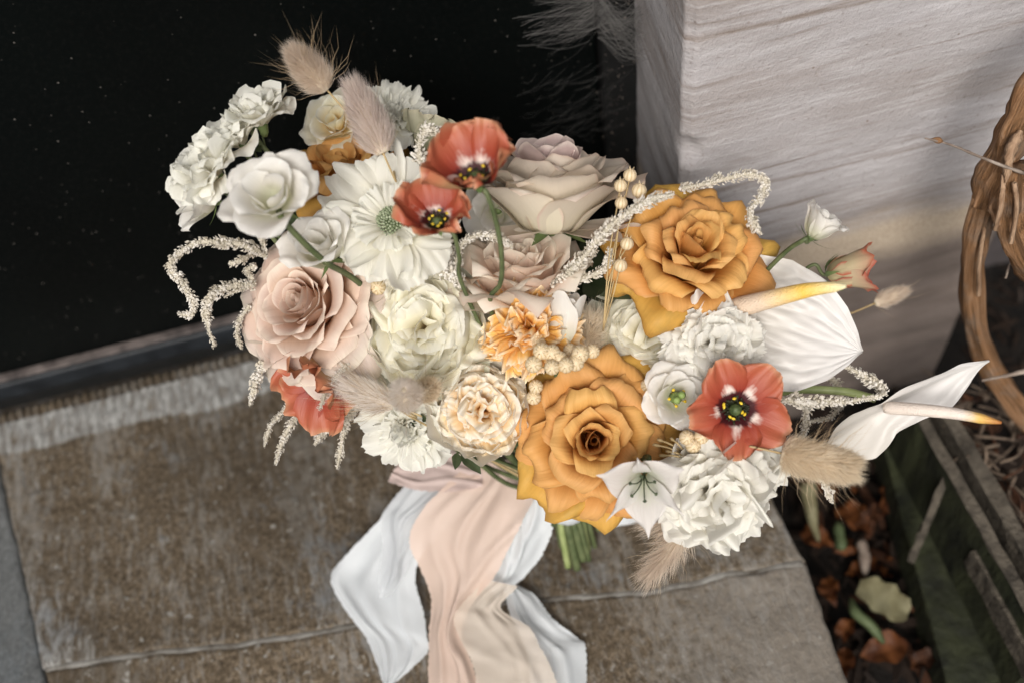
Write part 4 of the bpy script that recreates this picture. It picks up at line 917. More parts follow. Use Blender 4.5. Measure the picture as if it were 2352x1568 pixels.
o = flower('lisianthus', 'white cup shaped bloom with a green centre left of the front rust flower', 1560, 912, .665, (.08, .06, 1), .016, FG['white'], roll=.8)
lisianthus(o, .0240, 'white', 12, 58, A0=26, seed=5, centre=True, Lr=1.1, roll=70, tight=.36, ruf=.04); stem(o, .0018)
o = flower('lisianthus', 'small white bloom alone on a green stem at the far right', 1903, 496, .66, (.45, .62, .30), .018, FG['white'])
lisianthus(o, .0185, 'white', 10, 24, seed=6, Lr=1.35, roll=60, tight=.30); stem(o, .0017, way=[(1845, 552, .665), (1765, 618, .69)], mat='stem')
o = flower('lisianthus_bud', 'slim pale closed bud standing beside the orange carnation', 1300, 722, .68, (.12, .98, .25), .024, FG['white'])
lisianthus(o, .020, 'white', 8, 7, A0=2, seed=7, Lr=2.2, roll=10, tight=.30, ruf=.02); stem(o, .002)
o = flower('lisianthus', 'white bloom mostly hidden between the raised rust flowers and the beige rose', 1140, 488, .715, (-.1, -.2, 1), .014, FG['white'])
lisianthus(o, .026, 'white', 10, 66, seed=16, Lr=1.1, roll=40); stem(o, .0018)
# --- rust flowers
o = flower('butterfly_ranunculus', 'rust orange open flower in front at the lower right with dark centre', 1690, 940, .655, (.0, .04, 1), .006, FG['ran'], roll=0)
# flower-local x,y for roll 0: measured petal spread
ranunculus(o, .037, [(R_(k), a, s_) for k, a, s_ in ((48, 74, 1.04), (112, 72, 1.0), (192, 78, .92), (268, 80, .92), (-28, 80, 1.04))], seed=1, Wk=.50, rn=.27); stem(o, .0018)
o = flower('butterfly_ranunculus', 'upper of the two rust flowers raised over the bouquet', 1086, 385, .59, (-.22, .66, .72), .012, FG['ran'], roll=0)
ranunculus(o, .036, [(R_(k), a, s_) for k, a, s_ in ((75, 40, 1.05), (130, 44, 1.0), (25, 52, .9), (195, 66, .95), (250, 44, .50), (305, 46, .52))], seed=2, Wk=.62); stem(o, .0017, way=[(1118, 445, .60), (1142, 520, .615), (1152, 590, .63), (1150, 650, .65), (1128, 715, .68)])
o = flower('butterfly_ranunculus', 'lower left of the two rust flowers raised over the bouquet', 1000, 488, .61, (-.10, .60, .78), .012, FG['ran'], roll=0)
ranunculus(o, .031, [(R_(k), a, s_) for k, a, s_ in ((100, 42, 1.0), (165, 50, 1.05), (40, 50, .85), (225, 60, .8), (280, 52, .55), (340, 56, .78))], seed=3, Wk=.62); stem(o, .0015, way=[(1040, 535, .615), (1055, 590, .63), (1066, 665, .665)])
o = flower('butterfly_ranunculus', 'drooping rust flower under the pink rose at the lower left', 735, 872, .695, (-.40, -.30, .85), .010, FG['ran'], roll=0)
ranunculus(o, .040, [(R_(k), a, s_) for k, a, s_ in ((205, 82, 1.0), (262, 78, 1.02), (318, 70, .85), (150, 70, .8), (70, 18, .9), (20, 24, .9))], seed=4, Wk=.62); stem(o, .0018)
o = flower('rust_bud', 'small green and rust bud at the far right below the white bloom', 1962, 622, .69, (.86, .12, .35), .018, FG['ran'])
for i in range(5): put(o, petal(.033, .017, .002, [(0, 60), (.3, 22), (.8, 16), (1, 30)], 1 / .012, phi=i * GA, rnd=.25, pt=.12, ruf=(.08, 4), nu=11, nv=11), 'rustbud')
sepals(o, 6, .017, .002, 40); stem(o, .0013)
o = flower('poppy_bud', 'grey green papery petal cup at the top behind the amaranth', 985, 295, .74, (.25, .95, .1), .018, FG['white'])
for i in range(5): put(o, petal(.036, .020, .002, [(0, 80), (.3, 40), (1, 26)], 1 / .022, phi=i * 1.257, rnd=.14, ruf=(.12, 9), nu=15, nv=10), 'bud_green')
stem(o, .0014)
# extra loose petals of the beige rose spreading right are part of that rose family; alstroemeria
def alstro(o, R, seed=0, mat='alstro'):
    g = random.Random(seed)
    for k in range(3): put(o, petal(R, R * .42, .002, [(0, 20), (.4, 40), (.8, 62), (1, 72)], 1 / (R * .8), phi=k * 2.094, rnd=.2, pt=.16, ruf=(.04, 4), nu=11, nv=13, wp=([0, .3, .65, .9, 1], [.15, .6, 1, .7, .3])), mat)
    for k in range(3): put(o, petal(R * 1.0, R * .17, .002, [(0, 15), (.4, 32), (.8, 52), (1, 66)], 1 / (R * .4), phi=k * 2.094 + 1.047, rnd=.2, pt=.2, nu=9, nv=13, wp=([0, .3, .65, .9, 1], [.3, .6, 1, .7, .2])), mat)
    for k in range(6):
        a = k * 1.047; b = np.array([math.cos(a), math.sin(a), 0]); v, f, uv = tube(catmull([[0, 0, 0], b * R * .08 + [0, 0, R * .4], b * R * .20 + [0, 0, R * .55], b * R * .26 + [0, 0, R * .57]], 8), [R * .012] * 6 + [R * .04, R * .02], 6); obj('stamen', v, f, M['leaf'], o, uv=uv)
o = flower('alstroemeria', 'white alstroemeria with pointed petals right of the lower amber rose', 1478, 1112, .645, (-.15, -.35, .92), .016, FG['white'], roll=.6)
alstro(o, .038); stem(o, .002)
#SPLIT
# --- anthuriums
def spathe(cx, nv=38, nu=25, L=.1, W=.06, vein=.0012, cup=.10, seed=0, curl=.0):
    """heart shaped spathe in local space: base at y=0, tip at +y, surface facing +z"""
    u = np.linspace(-1, 1, nu)[:, None]; v = np.linspace(0, 1, nv)[None, :]
    w = W * np.interp(v, [0, .06, .15, .35, .6, .8, .92, .975, 1], [.50, .80, .95, 1.0, .86, .56, .26, .07, .012])
    back = L * .20 * (np.abs(u)**1.0) * (1 - v)**2.0            # lobes behind the base notch
    y = v * L - back * (1 - v) * 1.0 + 0 * u; x = u * w * 1.0
    z = cup * W * (np.abs(u)**2) * np.interp(v, [0, .5, 1], [1.2, .8, .5]) - curl * L * (v**2.2)
    d = np.abs(u); rib = 0
    for c in (.0, .33, .62, .86): rib = rib + np.exp(-((d - c * np.sin(np.clip(v, .02, 1) * 2.6)**.5) / .045)**2) * (1 - v * .75)
    z = z - vein * rib + vein * .55 * np.sin(u * 13 + v * 30 + 3 * np.sin(u * 3)) * np.abs(u)**.7 * (1 - v)**.6 + vein * .35 * np.sin(u * 31 - v * 14) * (1 - v)
    pts = np.stack([x + 0 * v, y, z + 0 * x], -1).reshape(-1, 3); uv = np.stack([(u + 1) / 2 + 0 * v, v + 0 * u], -1).reshape(-1, 2)
    return pts, grid_faces(nu, nv), uv
def axes_obj(name, label, cat, group, origin, yaxis, zaxis):
    y = camdir(yaxis); z = camdir(zaxis); z = z - y * z.dot(y); z /= np.linalg.norm(z); x = np.cross(y, z)
    o = bpy.data.objects.new(name, None); C.objects.link(o); m = Matrix([[x[i], y[i], z[i], origin[i]] for i in range(3)] + [[0, 0, 0, 1]]); o.matrix_world = m
    return tag(o, label, cat, group)
o = axes_obj('anthurium', 'large white heart shaped anthurium facing the viewer at the right with a yellow spadix', 'flower', 'anthuriums in the bouquet', P(1690, 722, .70), (.95, -.28, .04), (.02, .05, 1))
v, f, uv = spathe(0, L=.092, W=.047, cup=.10, vein=.0022, nu=61, nv=70, curl=.02); obj('spathe', v, f, M['anth'], o, uv=uv)
pts = catmull([P(1675, 712, .69), P(1760, 690, .665), P(1860, 666, .65), P(1944, 658, .645)], 30); v, f, uv = tube(pts, np.interp(np.linspace(0, 1, 30), [0, .1, .6, .9, 1], [.0068, .0072, .0052, .0034, .0012]), 14)
obj('spadix', local(o, v), f, M['spadix_y'], o, uv=uv); stem(o, .003)
o = axes_obj('anthurium', 'narrow white anthurium seen edge on at the far right with an orange tipped spadix', 'flower', 'anthuriums in the bouquet', P(2008, 952, .70), (.86, .50, .18), (.22, -.45, .86))
# folded spathe: two flanks, tip curls up
L = .122; nu_, nv_ = 21, 44; u = np.linspace(-1, 1, nu_)[:, None]; v = np.linspace(0, 1, nv_)[None, :]
w = .0215 * np.interp(v, [0, .08, .2, .30, .38, .5, .7, .85, .93, .97, 1], [.25, .85, 1.10, .95, .72, .80, .78, .50, .20, .07, .015])
x = u * w; y = (v - .32) * L * (1 + 0 * u); z = .55 * np.abs(u) * w * 1.0 + .010 * np.interp(v, [0, .3, 1], [.6, 0, .2]) + .0016 * np.sin(np.abs(u) * 9 + v * 16) * np.abs(u) + .010 * np.clip(v - .85, 0, 1) * 3
x = x + .014 * np.clip(v - .86, 0, 1) * -4 * .14 + .0
pts = np.stack([x + 0 * v, y, z + 0 * x], -1).reshape(-1, 3); obj('spathe', pts, grid_faces(nu_, nv_), M['anth'], o, uv=np.stack([(u + 1) / 2 + 0 * v, v + 0 * u], -1).reshape(-1, 2))
pts = catmull([P(2032, 935, .685), P(2110, 940, .67), P(2200, 950, .66), P(2300, 970, .655)], 30); v, f, uv = tube(pts, np.interp(np.linspace(0, 1, 30), [0, .06, .5, .85, 1], [.0036, .0046, .0042, .0034, .0010]), 14)
obj('spadix', local(o, v), f, M['spadix_o'], o, uv=uv); pts = catmull([P(2010, 915, .70), P(1930, 897, .70), P(1800, 898, .71), P(1650, 940, .73), BIND + np.array([.01, 0, 0])], 40); v, f, uv = tube(pts, .0030, 9); obj('stem', local(o, v), f, M['stem_light'], o, uv=uv)

# --- bunny tails
def bunny(name, label, base, tip, R, n_=2600, mat='fluff', awns=60, hair=.008, spread=.6, way=None, seed=0, stemr=.0007, prof=([0, .12, .4, .75, 1], [.55, .95, 1, .72, .18]), bundle=True, fan=0, wid=.00013, stem_to=None, awnL=.024):
    b = P(*base); t = P(*tip); ax = t - b; L = np.linalg.norm(ax); ax /= L
    o = bpy.data.objects.new(name, None); C.objects.link(o); o.matrix_world = Matrix.Translation(Vector(b)); tag(o, label, 'bunny tail', FG['tail'])
    g = np.random.default_rng(seed); N = np.cross(ax, [.2, .9, .4]); N /= np.linalg.norm(N); B = np.cross(ax, N)
    core_r = np.interp(np.linspace(0, .8, 12), *prof) * R * .55; core_r[-1] *= .2
    v, f, uv = tube(np.linspace(0, L * .80, 12)[:, None] * ax, core_r, 12); obj('core', v, f, M['core'], o, uv=uv)
    def hairs(cnt, hl, w, sp, s0=0.0, s1=1.0, rj=.35):
        s_ = g.uniform(s0, s1, cnt); a = g.uniform(0, 6.283, cnt); rad = np.cos(a)[:, None] * N + np.sin(a)[:, None] * B
        rt_ = np.interp(s_, *prof) * R * .55
        root = s_[:, None] * L * ax * .97 + rad * rt_[:, None]
        spv = sp * (1 - .55 * s_) * g.uniform(.5, 1.4, cnt)
        d = ax[None] * np.cos(spv)[:, None] + rad * np.sin(spv)[:, None] + g.normal(size=(cnt, 3)) * .10; d /= np.linalg.norm(d, axis=1)[:, None]
        ll = hl * g.uniform(1 - rj, 1 + rj, cnt)
        mid = root + d * (ll * .55)[:, None] + rad * (ll * .06)[:, None]; d2 = d + ax * .35 + g.normal(size=(cnt, 3)) * .22; d2 /= np.linalg.norm(d2, axis=1)[:, None]; end = mid + d2 * (ll * .5)[:, None]
        side = np.cross(d, g.normal(size=(cnt, 3))); side /= np.linalg.norm(side, axis=1)[:, None]
        V = np.stack([root + side * w, root - side * w, mid - side * w * .8, mid + side * w * .8, end], 1).reshape(-1, 3); k = np.arange(cnt)[:, None] * 5
        return V, [q.tolist() for q in (k + np.array([[0, 1, 2, 3]]))] + [q.tolist() for q in (k + np.array([[3, 2, 4]]))]
    v, f = hairs(n_, hair, wid, spread); obj('hairs', v, f, M[mat], o, kind='stuff')
    if awns: v, f = hairs(awns, awnL, .00011, min(1.5, spread * 1.7), 0, .85); obj('bristles', v, f, M['awn'], o, kind='stuff')
    pts = [b - 0 * ax, b - ax * .02] + ([P(*w) for w in way] if way else []) + [BIND + g.normal(size=3) * .006] if bundle else [b, P(*way[0])] 
    v, f, uv = tube(catmull(pts, 30), stemr, 6); obj('stem', local(o, v), f, M['straw'], o, uv=uv)
    return o
bunny('bunny_tail', 'pale bunny tail highest above the bouquet, pointing up and left', (750, 206, .66), (672, 118, .645), .0140, 3800, 'fluff', 90, .0080, .72, way=[(800, 262, .68), (900, 400, .72)], seed=1)
bunny('bunny_tail', 'purple grey bunny tail in front of the top white blooms', (880, 352, .655), (812, 200, .65), .0150, 4600, 'fluff_mauve', 40, .0105, .60, way=[(905, 395, .67), (930, 460, .71)], seed=2)
bunny('bunny_tail', 'large tan bunny tail pointing right below the far right anthurium', (1795, 1040, .645), (1968, 1078, .635), .0150, 8000, 'fluff_tan', 150, .0075, .95, way=[(1740, 1030, .66), (1640, 1010, .72)], seed=3, prof=([0, .12, .4, .8, 1], [.75, .95, 1, .95, .5]))
bunny('bunny_tail', 'feathery pale grass head drooping below the bottom right white bloom', (1580, 1212, .70), (1492, 1318, .715), .007, 1500, 'fluff', 60, .016, .75, way=[(1600, 1150, .70)], seed=4)
bunny('bunny_tail', 'feathery grass head half hidden left of the drooping one under the white bloom', (1560, 1195, .71), (1500, 1190, .715), .006, 900, 'fluff', 50, .018, .9, way=[(1590, 1120, .71)], seed=14)
bunny('bunny_tail', 'spiky pale grass head behind the flax heads in the centre', (1340, 815, .715), (1358, 730, .705), .010, 1900, 'fluff_tan', 60, .013, 1.0, way=[(1330, 860, .73)], seed=5)
bunny('bunny_tail', 'wispy bunny tail pointing left under the ivory double rose', (905, 930, .68), (800, 888, .675), .010, 2000, 'fluff_grey', 160, .014, .5, way=[(960, 960, .70)], seed=6, awnL=.03)
bunny('bunny_tail', 'blurred round bunny tail pointing at the camera beside the cream garden rose', (935, 915, .645), (928, 893, .605), .0135, 4200, 'fluff_grey', 20, .006, .8, way=[(950, 960, .68)], seed=7)
bunny('bunny_tail', 'small tan bunny tail squeezed against the cream garden rose', (965, 905, .67), (996, 885, .655), .010, 2200, 'fluff_tan', 20, .006, .8, way=[(960, 960, .70)], seed=8)
bunny('bunny_tail', 'small blurred bunny tail at the far right under the rust bud', (2010, 697, .80), (2080, 668, .80), .0085, 1800, 'fluff', 12, .006, .5, way=[(1935, 722, .80), (1800, 800, .78)], seed=9)

# --- amaranth strands
def amaranth(label, pts, r=.0040, seed=0, taper=.75, join=True):
    p = catmull([P(*q) for q in pts], 60); g = np.random.default_rng(seed)
    L = np.linalg.norm(np.diff(p, axis=0), axis=1).sum(); n_ = max(12, int(L / .0008)); p = catmull([P(*q) for q in pts], n_); p = p + np.stack([np.interp(np.arange(n_), np.arange(0, n_, 9), g.normal(size=len(range(0, n_, 9)))) for _ in range(3)], 1) * .0004
    o = bpy.data.objects.new('amaranth_strand', None); C.objects.link(o); o.matrix_world = Matrix.Translation(Vector(p[0])); tag(o, label, 'amaranth', FG['amar'])
    t, N, B = frames(p); k = np.linspace(0, 1, n_); rad = r * .95 * np.interp(k, [0, .75, .93, 1], [1, taper + .12, taper * .8, .35]) * (1 + .10 * np.sin(np.arange(n_) * .55)) * (1 + .16 * np.interp(np.arange(n_), np.arange(0, n_ + 12, 12), g.normal(size=len(range(0, n_ + 12, 12)))))
    v, f, uv = tube(p - p[0], rad * .5, 8, .3, seed); obj('stalk', v, f, M['amar_core'], o, uv=uv)
    m_ = 7; idx = np.repeat(np.arange(n_), m_); cnt = len(idx); a = g.uniform(0, 6.283, cnt)
    rd = N[idx] * np.cos(a)[:, None] + B[idx] * np.sin(a)[:, None]; tt = t[idx]; rr_ = rad[idx] * g.uniform(.65, 1.4, cnt)
    rr_ = rr_ * (1 + .14 * np.sin(idx * .31 + 3 * np.cos(a * 2 + idx * .11))); c = p[idx] - p[0] + rd * (rr_ * .45)[:, None] + tt * g.uniform(-.0006, .0006, cnt)[:, None]
    d = rd * g.uniform(.5, 1.0, cnt)[:, None] + tt * g.uniform(.4, 1.0, cnt)[:, None]; d /= np.linalg.norm(d, axis=1)[:, None]
    sd = np.cross(d, rd); sd /= np.linalg.norm(sd, axis=1)[:, None] + 1e-9; nn = np.cross(sd, d)
    l = (rr_ * .62)[:, None]; w = (rr_ * .26)[:, None]
    V = np.stack([c, c + d * l * .45 + sd * w, c + d * l, c + d * l * .45 - sd * w, c + d * l * .5 + nn * w * .8], 1).reshape(-1, 3); kk = np.arange(cnt)[:, None] * 5
    F_ = []
    for q in ([0, 1, 4], [1, 2, 4], [2, 3, 4], [3, 0, 4]): F_ += (kk + np.array([q])).tolist()
    obj('florets', V, F_, M['amar'], o, kind='stuff', smooth=False)
    return o
S = [
 ('amaranth strand at the left that arches out over the black door and hooks back', [(612, 590, .70), (575, 570, .69), (520, 558, .68), (455, 560, .675), (408, 585, .675), (392, 615, .675), (420, 650, .68), (444, 690, .685), (440, 722, .69), (412, 722, .69)], .0042),
 ('short amaranth strand running up behind the near white bloom at the left', [(604, 590, .70), (603, 550, .70), (598, 515, .70)], .0040),
 ('stubby amaranth side shoot pointing left beside the pink rose', [(590, 580, .70), (560, 596, .69), (530, 608, .69)], .0036),
 ('amaranth strand arching left then down in front of the black door below the hooked one', [(585, 655, .70), (545, 655, .695), (500, 668, .69), (478, 700, .69), (478, 745, .695), (488, 797, .70)], .0042),
 ('short amaranth stub between the pink rose and the black door', [(590, 610, .70), (565, 622, .70), (578, 650, .70), (515, 685, .70)], .0032),
 ('amaranth tip hanging down at the left edge of the pink rose', [(575, 700, .71), (548, 740, .71), (545, 775, .71), (553, 803, .71)], .0034),
 ('amaranth tip hanging over the step under the pink rose at the far left', [(605, 830, .71), (590, 875, .71), (572, 930, .715)], .0036),
 ('amaranth tip hanging left of the drooping rust flower', [(665, 925, .72), (640, 955, .72), (620, 980, .72), (608, 1025, .72)], .0034),
 ('longer amaranth tip hanging below the drooping rust flower', [(700, 925, .72), (680, 960, .72), (650, 1010, .72), (634, 1067, .72)], .0036),
 ('short amaranth tip right below the drooping rust flower', [(765, 955, .72), (745, 985, .72), (722, 1022, .72)], .0034),
 ('amaranth tip hanging lowest between the rust flower and the lower white bloom', [(835, 900, .72), (800, 950, .72), (785, 1010, .72), (773, 1073, .72)], .0040),
 ('bright amaranth tip lying over the drooping rust flower', [(820, 800, .69), (785, 850, .685), (755, 890, .68), (732, 938, .675)], .0038),
 ('amaranth loop at the top left of the upper rust flower', [(985, 395, .66), (963, 360, .66), (968, 310, .66), (995, 295, .66), (1030, 320, .66), (1060, 350, .66)], .0044),
 ('amaranth loop arching over the peach rose', [(1060, 660, .68), (1050, 600, .675), (1068, 556, .67), (1110, 540, .67), (1150, 548, .67), (1176, 568, .675)], .0040),
 ('knotted amaranth strand behind the stem of the lower rust flower', [(1008, 540, .675), (1035, 575, .67), (1010, 615, .67), (1045, 640, .67), (1020, 600, .675), (1000, 570, .68)], .0052),
 ('long straight amaranth strand crossing up to the upper right amber rose', [(1275, 668, .68), (1310, 625, .67), (1360, 565, .66), (1420, 505, .65), (1485, 463, .645), (1545, 443, .64)], .0046),
 ('amaranth strand curling up beside the dried flax stalks', [(1300, 665, .68), (1335, 640, .68), (1375, 625, .68), (1400, 595, .68), (1398, 570, .68)], .0042),
 ('short thick amaranth strand at the foot of the long straight one', [(1290, 650, .69), (1325, 610, .69), (1372, 575, .70)], .0042),
 ('amaranth strand bending like a question mark over the stone pier', [(1565, 435, .70), (1610, 425, .69), (1670, 412, .685), (1720, 400, .68), (1755, 415, .68), (1748, 450, .68), (1722, 485, .68), (1730, 515, .68), (1748, 538, .68)], .0040),
 ('short amaranth stub on top of the question mark strand', [(1620, 425, .69), (1640, 412, .69), (1655, 398, .69)], .0036),
 ('thick straight amaranth strand running right to the edge on anthurium', [(1790, 918, .68), (1860, 920, .68), (1940, 920, .68), (2035, 905, .68)], .0044),
 ('amaranth strand dropping from the upper right to the edge on anthurium', [(2030, 905, .69), (2010, 875, .69), (1970, 855, .695), (1930, 838, .70)], .0038),
 ('blurred amaranth strand looping below the large anthurium', [(1895, 860, .73), (1925, 880, .73), (1930, 925, .73), (1905, 960, .73), (1860, 965, .73)], .0036),
 ('blurred amaranth strand behind the large tan bunny tail', [(1850, 930, .70), (1852, 970, .70), (1845, 1010, .70), (1850, 1035, .70)], .0040),
 ('amaranth tip hanging below the large tan bunny tail', [(1870, 1060, .68), (1895, 1110, .69), (1912, 1155, .70)], .0036),
]
for i, (lb, pts, r_) in enumerate(S): amaranth(lb, pts, r_, i)

# --- flax seed heads
def seed_head(o, c, ax, R, lab=None):
    ax = ax / np.linalg.norm(ax); N = np.cross(ax, [.3, .8, .2]); N /= np.linalg.norm(N); B = np.cross(ax, N); ns, nr = 20, 9; v = []
    for i in range(nr):
        th = math.pi * i / (nr - 1); z = -math.cos(th); r_ = math.sin(th)
        for j in range(ns):
            a = 2 * math.pi * j / ns; q = R * (1 + (.03 if j % 2 else -.02) * r_); 
            v.append(c + ax * z * R * .98 + (N * math.cos(a) + B * math.sin(a)) * r_ * q)
    f = [[i * ns + j, i * ns + (j + 1) % ns, (i + 1) * ns + (j + 1) % ns, (i + 1) * ns + j] for i in range(nr - 1) for j in range(ns)]
    uv = [(j / ns if j < ns - 1 else 1 - 1 / ns, i / nr) for i in range(nr) for j in range(ns)]
    n0 = len(v)
    for k in range(5):   # dry tips
        a = k * 1.257; rd = N * math.cos(a) + B * math.sin(a); b = c + ax * R * .86 + rd * R * .35
        v += [b - np.cross(ax, rd) * R * .13, b + np.cross(ax, rd) * R * .13, b + ax * R * .42 + rd * R * .25]; f.append([n0, n0 + 1, n0 + 2]); n0 += 3; uv += [(.05, .9)] * 3
    obj('seed_head', local(o, v), f, M['straw_head'], o, uv=uv)
def boll_mat():
    m, nt, out = newmat('ribbed dry flax boll'); tc = node(nt, 'ShaderNodeTexCoord'); su = node(nt, 'ShaderNodeSeparateXYZ'); nt.links.new(tc.outputs['UV'], su.inputs[0])
    st = math_(nt, 'SINE', math_(nt, 'MULTIPLY', su.outputs[0], 2 * math.pi * 10)); col = ramp(nt, [(.0, (.46, .34, .18)), (.3, (.64, .50, .31)), (1, (.66, .54, .37))], math_(nt, 'ADD', math_(nt, 'MULTIPLY', st, .5), .5))
    pb = node(nt, 'ShaderNodeBsdfPrincipled'); nt.links.new(col, pb.inputs['Base Color']); pb.inputs['Roughness'].default_value = .5; nt.links.new(pb.outputs[0], out.inputs[0]); return m
M['straw_head'] = boll_mat()
def flax(label, heads, root, R=.0054):
    o = bpy.data.objects.new('flax_sprig', None); C.objects.link(o); rt_ = P(*root); o.matrix_world = Matrix.Translation(Vector(rt_)); tag(o, label, 'flax', FG['flax'])
    for h_ in heads:
        c = P(*h_[:3]); d = c - rt_; d = d / np.linalg.norm(d) + np.array(h_[3] if len(h_) > 3 else (0, 0, .1)); seed_head(o, c, d, R * random.uniform(.9, 1.12))
        bend = (rt_ + c) / 2 + np.array([0, 0, .004]) + RNG.normal(size=3) * .002
        v, f, uv = tube(catmull([rt_, bend, c - d / np.linalg.norm(d) * R], 12), .0005, 5); obj('stalk', local(o, v), f, M['straw'], o, uv=uv)
    return o
V_ = tuple(camdir((0, 0, 1)) * 1.6)
flax('sprig of dried flax seed heads on tall stalks left of the upper right amber rose', [(1425, 427, .655), (1447, 403, .655), (1468, 438, .655), (1427, 467, .655), (1440, 560, .67), (1425, 610, .67)], (1385, 760, .70), .0046)
flax('bunch of dried flax seed heads in the centre above the lower amber rose', [(1244, 806, .655, V_), (1268, 810, .655, V_), (1226, 836, .655, V_), (1268, 843, .65, V_), (1300, 838, .65, V_), (1285, 823, .655, V_), (1322, 832, .655, V_), (1333, 812, .655, V_), (1361, 806, .66, V_), (1238, 790, .67, V_), (1310, 805, .67, V_)], (1295, 850, .70), .0053)
flax('pair of flax seed heads between the cream garden rose and the amber rose', [(1231, 887, .68, V_), (1226, 912, .685, V_)], (1240, 930, .71), .0052)
flax('pair of flax seed heads between the amber rose and the white cup bloom', [(1487, 886, .69, V_), (1456, 884, .70, V_), (1498, 900, .71, V_)], (1470, 910, .72), .0050)
flax('trio of flax seed heads below the front rust flower', [(1577, 1004, .66, V_), (1611, 1002, .66, V_), (1592, 1022, .66, V_), (1575, 1058, .67, V_), (1582, 1080, .675, V_)], (1530, 1030, .70), .0052)
flax('flax seed heads between the pink rose and the ivory double rose', [(868, 660, .685, V_), (876, 640, .69, V_), (815, 560, .69, V_), (818, 590, .70, V_)], (850, 620, .72), .0054)
# forked dry twiglets by the white cup bloom
o = bpy.data.objects.new('dry_filler', None); C.objects.link(o); o.matrix_world = Matrix.Translation(Vector(P(1580, 1050, .68))); tag(o, 'branching dry filler sprig between the lower amber rose and the white blooms', 'dried sprig')
for k, (a, b) in enumerate([((1500, 1020), (1580, 1050)), ((1510, 1008), (1575, 1045)), ((1540, 1005), (1580, 1050)), ((1530, 1035), (1590, 1060)), ((1515, 1045), (1590, 1060))]):
    v, f, uv = tube(catmull([P(*a, .665), P((a[0] + b[0]) / 2, (a[1] + b[1]) / 2 - 6, .66), P(*b, .68)], 10), [.0009, .0012] + [.0006] * 8, 6); obj('twiglet', local(o, v), f, M['straw'], o, uv=uv)

# --- leaves and sprigs
def leaf_at(o, base, tip, W, mat='leaf', fold=.3, name='leaf'):
    b = P(*base); t = P(*tip); y = t - b; L = np.linalg.norm(y); y /= L; z = camdir((.1, .2, 1)) + RNG.normal(size=3) * .25; z -= y * z.dot(y); z /= np.linalg.norm(z); x = np.cross(y, z)
    v, f, uv = leaf_mesh(L, W, fold, .12, 7, 12); v = b + v[:, :1] * x + v[:, 1:2] * y + v[:, 2:] * z
    return obj(name, local(o, v) if o else v, f, M[mat], o, uv=uv)
SP = [('dark green leaf sprig poking out under the upper right amber rose', [((1480, 655, .71), (1378, 680, .70), .011), ((1560, 690, .705), (1500, 705, .70), .008)], (1470, 700, .73)),
 ('green leaf sprig between the pink rose and the ivory double rose', [((840, 600, .72), (815, 640, .71), .008), ((860, 690, .72), (835, 640, .71), .009), ((850, 620, .73), (800, 590, .72), .006), ((860, 740, .73), (842, 680, .72), .010)], (880, 720, .75)),
 ('leaf sprig below the ivory double rose', [((1010, 860, .72), (1040, 880, .71), .008), ((1000, 880, .72), (985, 870, .70), .006), ((940, 960, .71), (985, 965, .69), .006)], (1010, 900, .74)),
 ('dark leaf sprig in the gap below the rust stems', [((1150, 740, .72), (1115, 700, .71), .009), ((1130, 760, .72), (1160, 700, .72), .008)], (1150, 780, .75)),
 ('dark leaf sprig behind the dried flax stalks', [((1350, 640, .74), (1400, 700, .73), .018), ((1330, 600, .75), (1400, 640, .74), .018), ((1380, 560, .75), (1330, 620, .74), .016)], (1370, 720, .76)),
 ('leaf sprig between the lower amber rose and the white cup bloom', [((1510, 960, .71), (1545, 1000, .70), .010), ((1500, 1000, .71), (1530, 1060, .70), .010), ((1480, 900, .72), (1530, 880, .71), .010), ((1490, 870, .72), (1550, 850, .71), .008)], (1500, 980, .74)),
 ('small pale leaves peeking out under the cream garden rose', [((1060, 1040, .70), (1105, 1088, .69), .007), ((1050, 1040, .70), (1045, 1078, .69), .005)], (1070, 1030, .72)),
 ('sprig at the upper left between the white trio and the near white bloom', [((560, 400, .69), (490, 460, .68), .006), ((575, 330, .69), (600, 350, .68), .007), ((600, 300, .68), (598, 262, .67), .004), ((650, 500, .70), (700, 530, .69), .006)], (640, 470, .72)),
 ('leaf sprig under the bottom right white bloom', [((1640, 1210, .70), (1650, 1255, .70), .005), ((1560, 1150, .71), (1520, 1200, .71), .006)], (1600, 1150, .73)),
 ('leaf sprig behind the scabiosa and the darker amber rose', [((850, 390, .74), (905, 335, .73), .012), ((860, 430, .74), (820, 430, .73), .008), ((950, 565, .71), (895, 575, .69), .005), ((905, 480, .73), (915, 330, .73), .002)], (900, 450, .76))]
for lb, lv, rt_ in SP:
    o = bpy.data.objects.new('leafy_sprig', None); C.objects.link(o); o.matrix_world = Matrix.Translation(Vector(P(*rt_))); tag(o, lb, 'leaf sprig', FG['sprig'])
    for b, t, w_ in lv:
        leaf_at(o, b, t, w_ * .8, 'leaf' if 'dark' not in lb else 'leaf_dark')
        v, f, uv = tube(catmull([P(*b), (P(*b) + P(*rt_)) / 2, P(*rt_)], 8), .0008, 5); obj('twig', local(o, v), f, M['stem'], o, uv=uv)
    v, f, uv = tube(catmull([P(*rt_), (P(*rt_) + BIND) / 2 + np.array([0, 0, .01]), BIND], 20), .0015, 6); obj('stem', local(o, v), f, M['stem'], o, uv=uv)
# inner greenery, behind the blooms
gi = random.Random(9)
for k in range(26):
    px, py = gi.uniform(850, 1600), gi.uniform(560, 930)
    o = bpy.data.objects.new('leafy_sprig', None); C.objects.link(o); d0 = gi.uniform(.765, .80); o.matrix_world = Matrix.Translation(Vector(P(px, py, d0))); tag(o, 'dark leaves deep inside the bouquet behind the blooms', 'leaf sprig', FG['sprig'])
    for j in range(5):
        a = gi.uniform(0, 6.28); leaf_at(o, (px, py, d0), (px + 130 * math.cos(a), py + 110 * math.sin(a), d0 - gi.uniform(0, .03)), gi.uniform(.016, .024), 'leaf_dark')

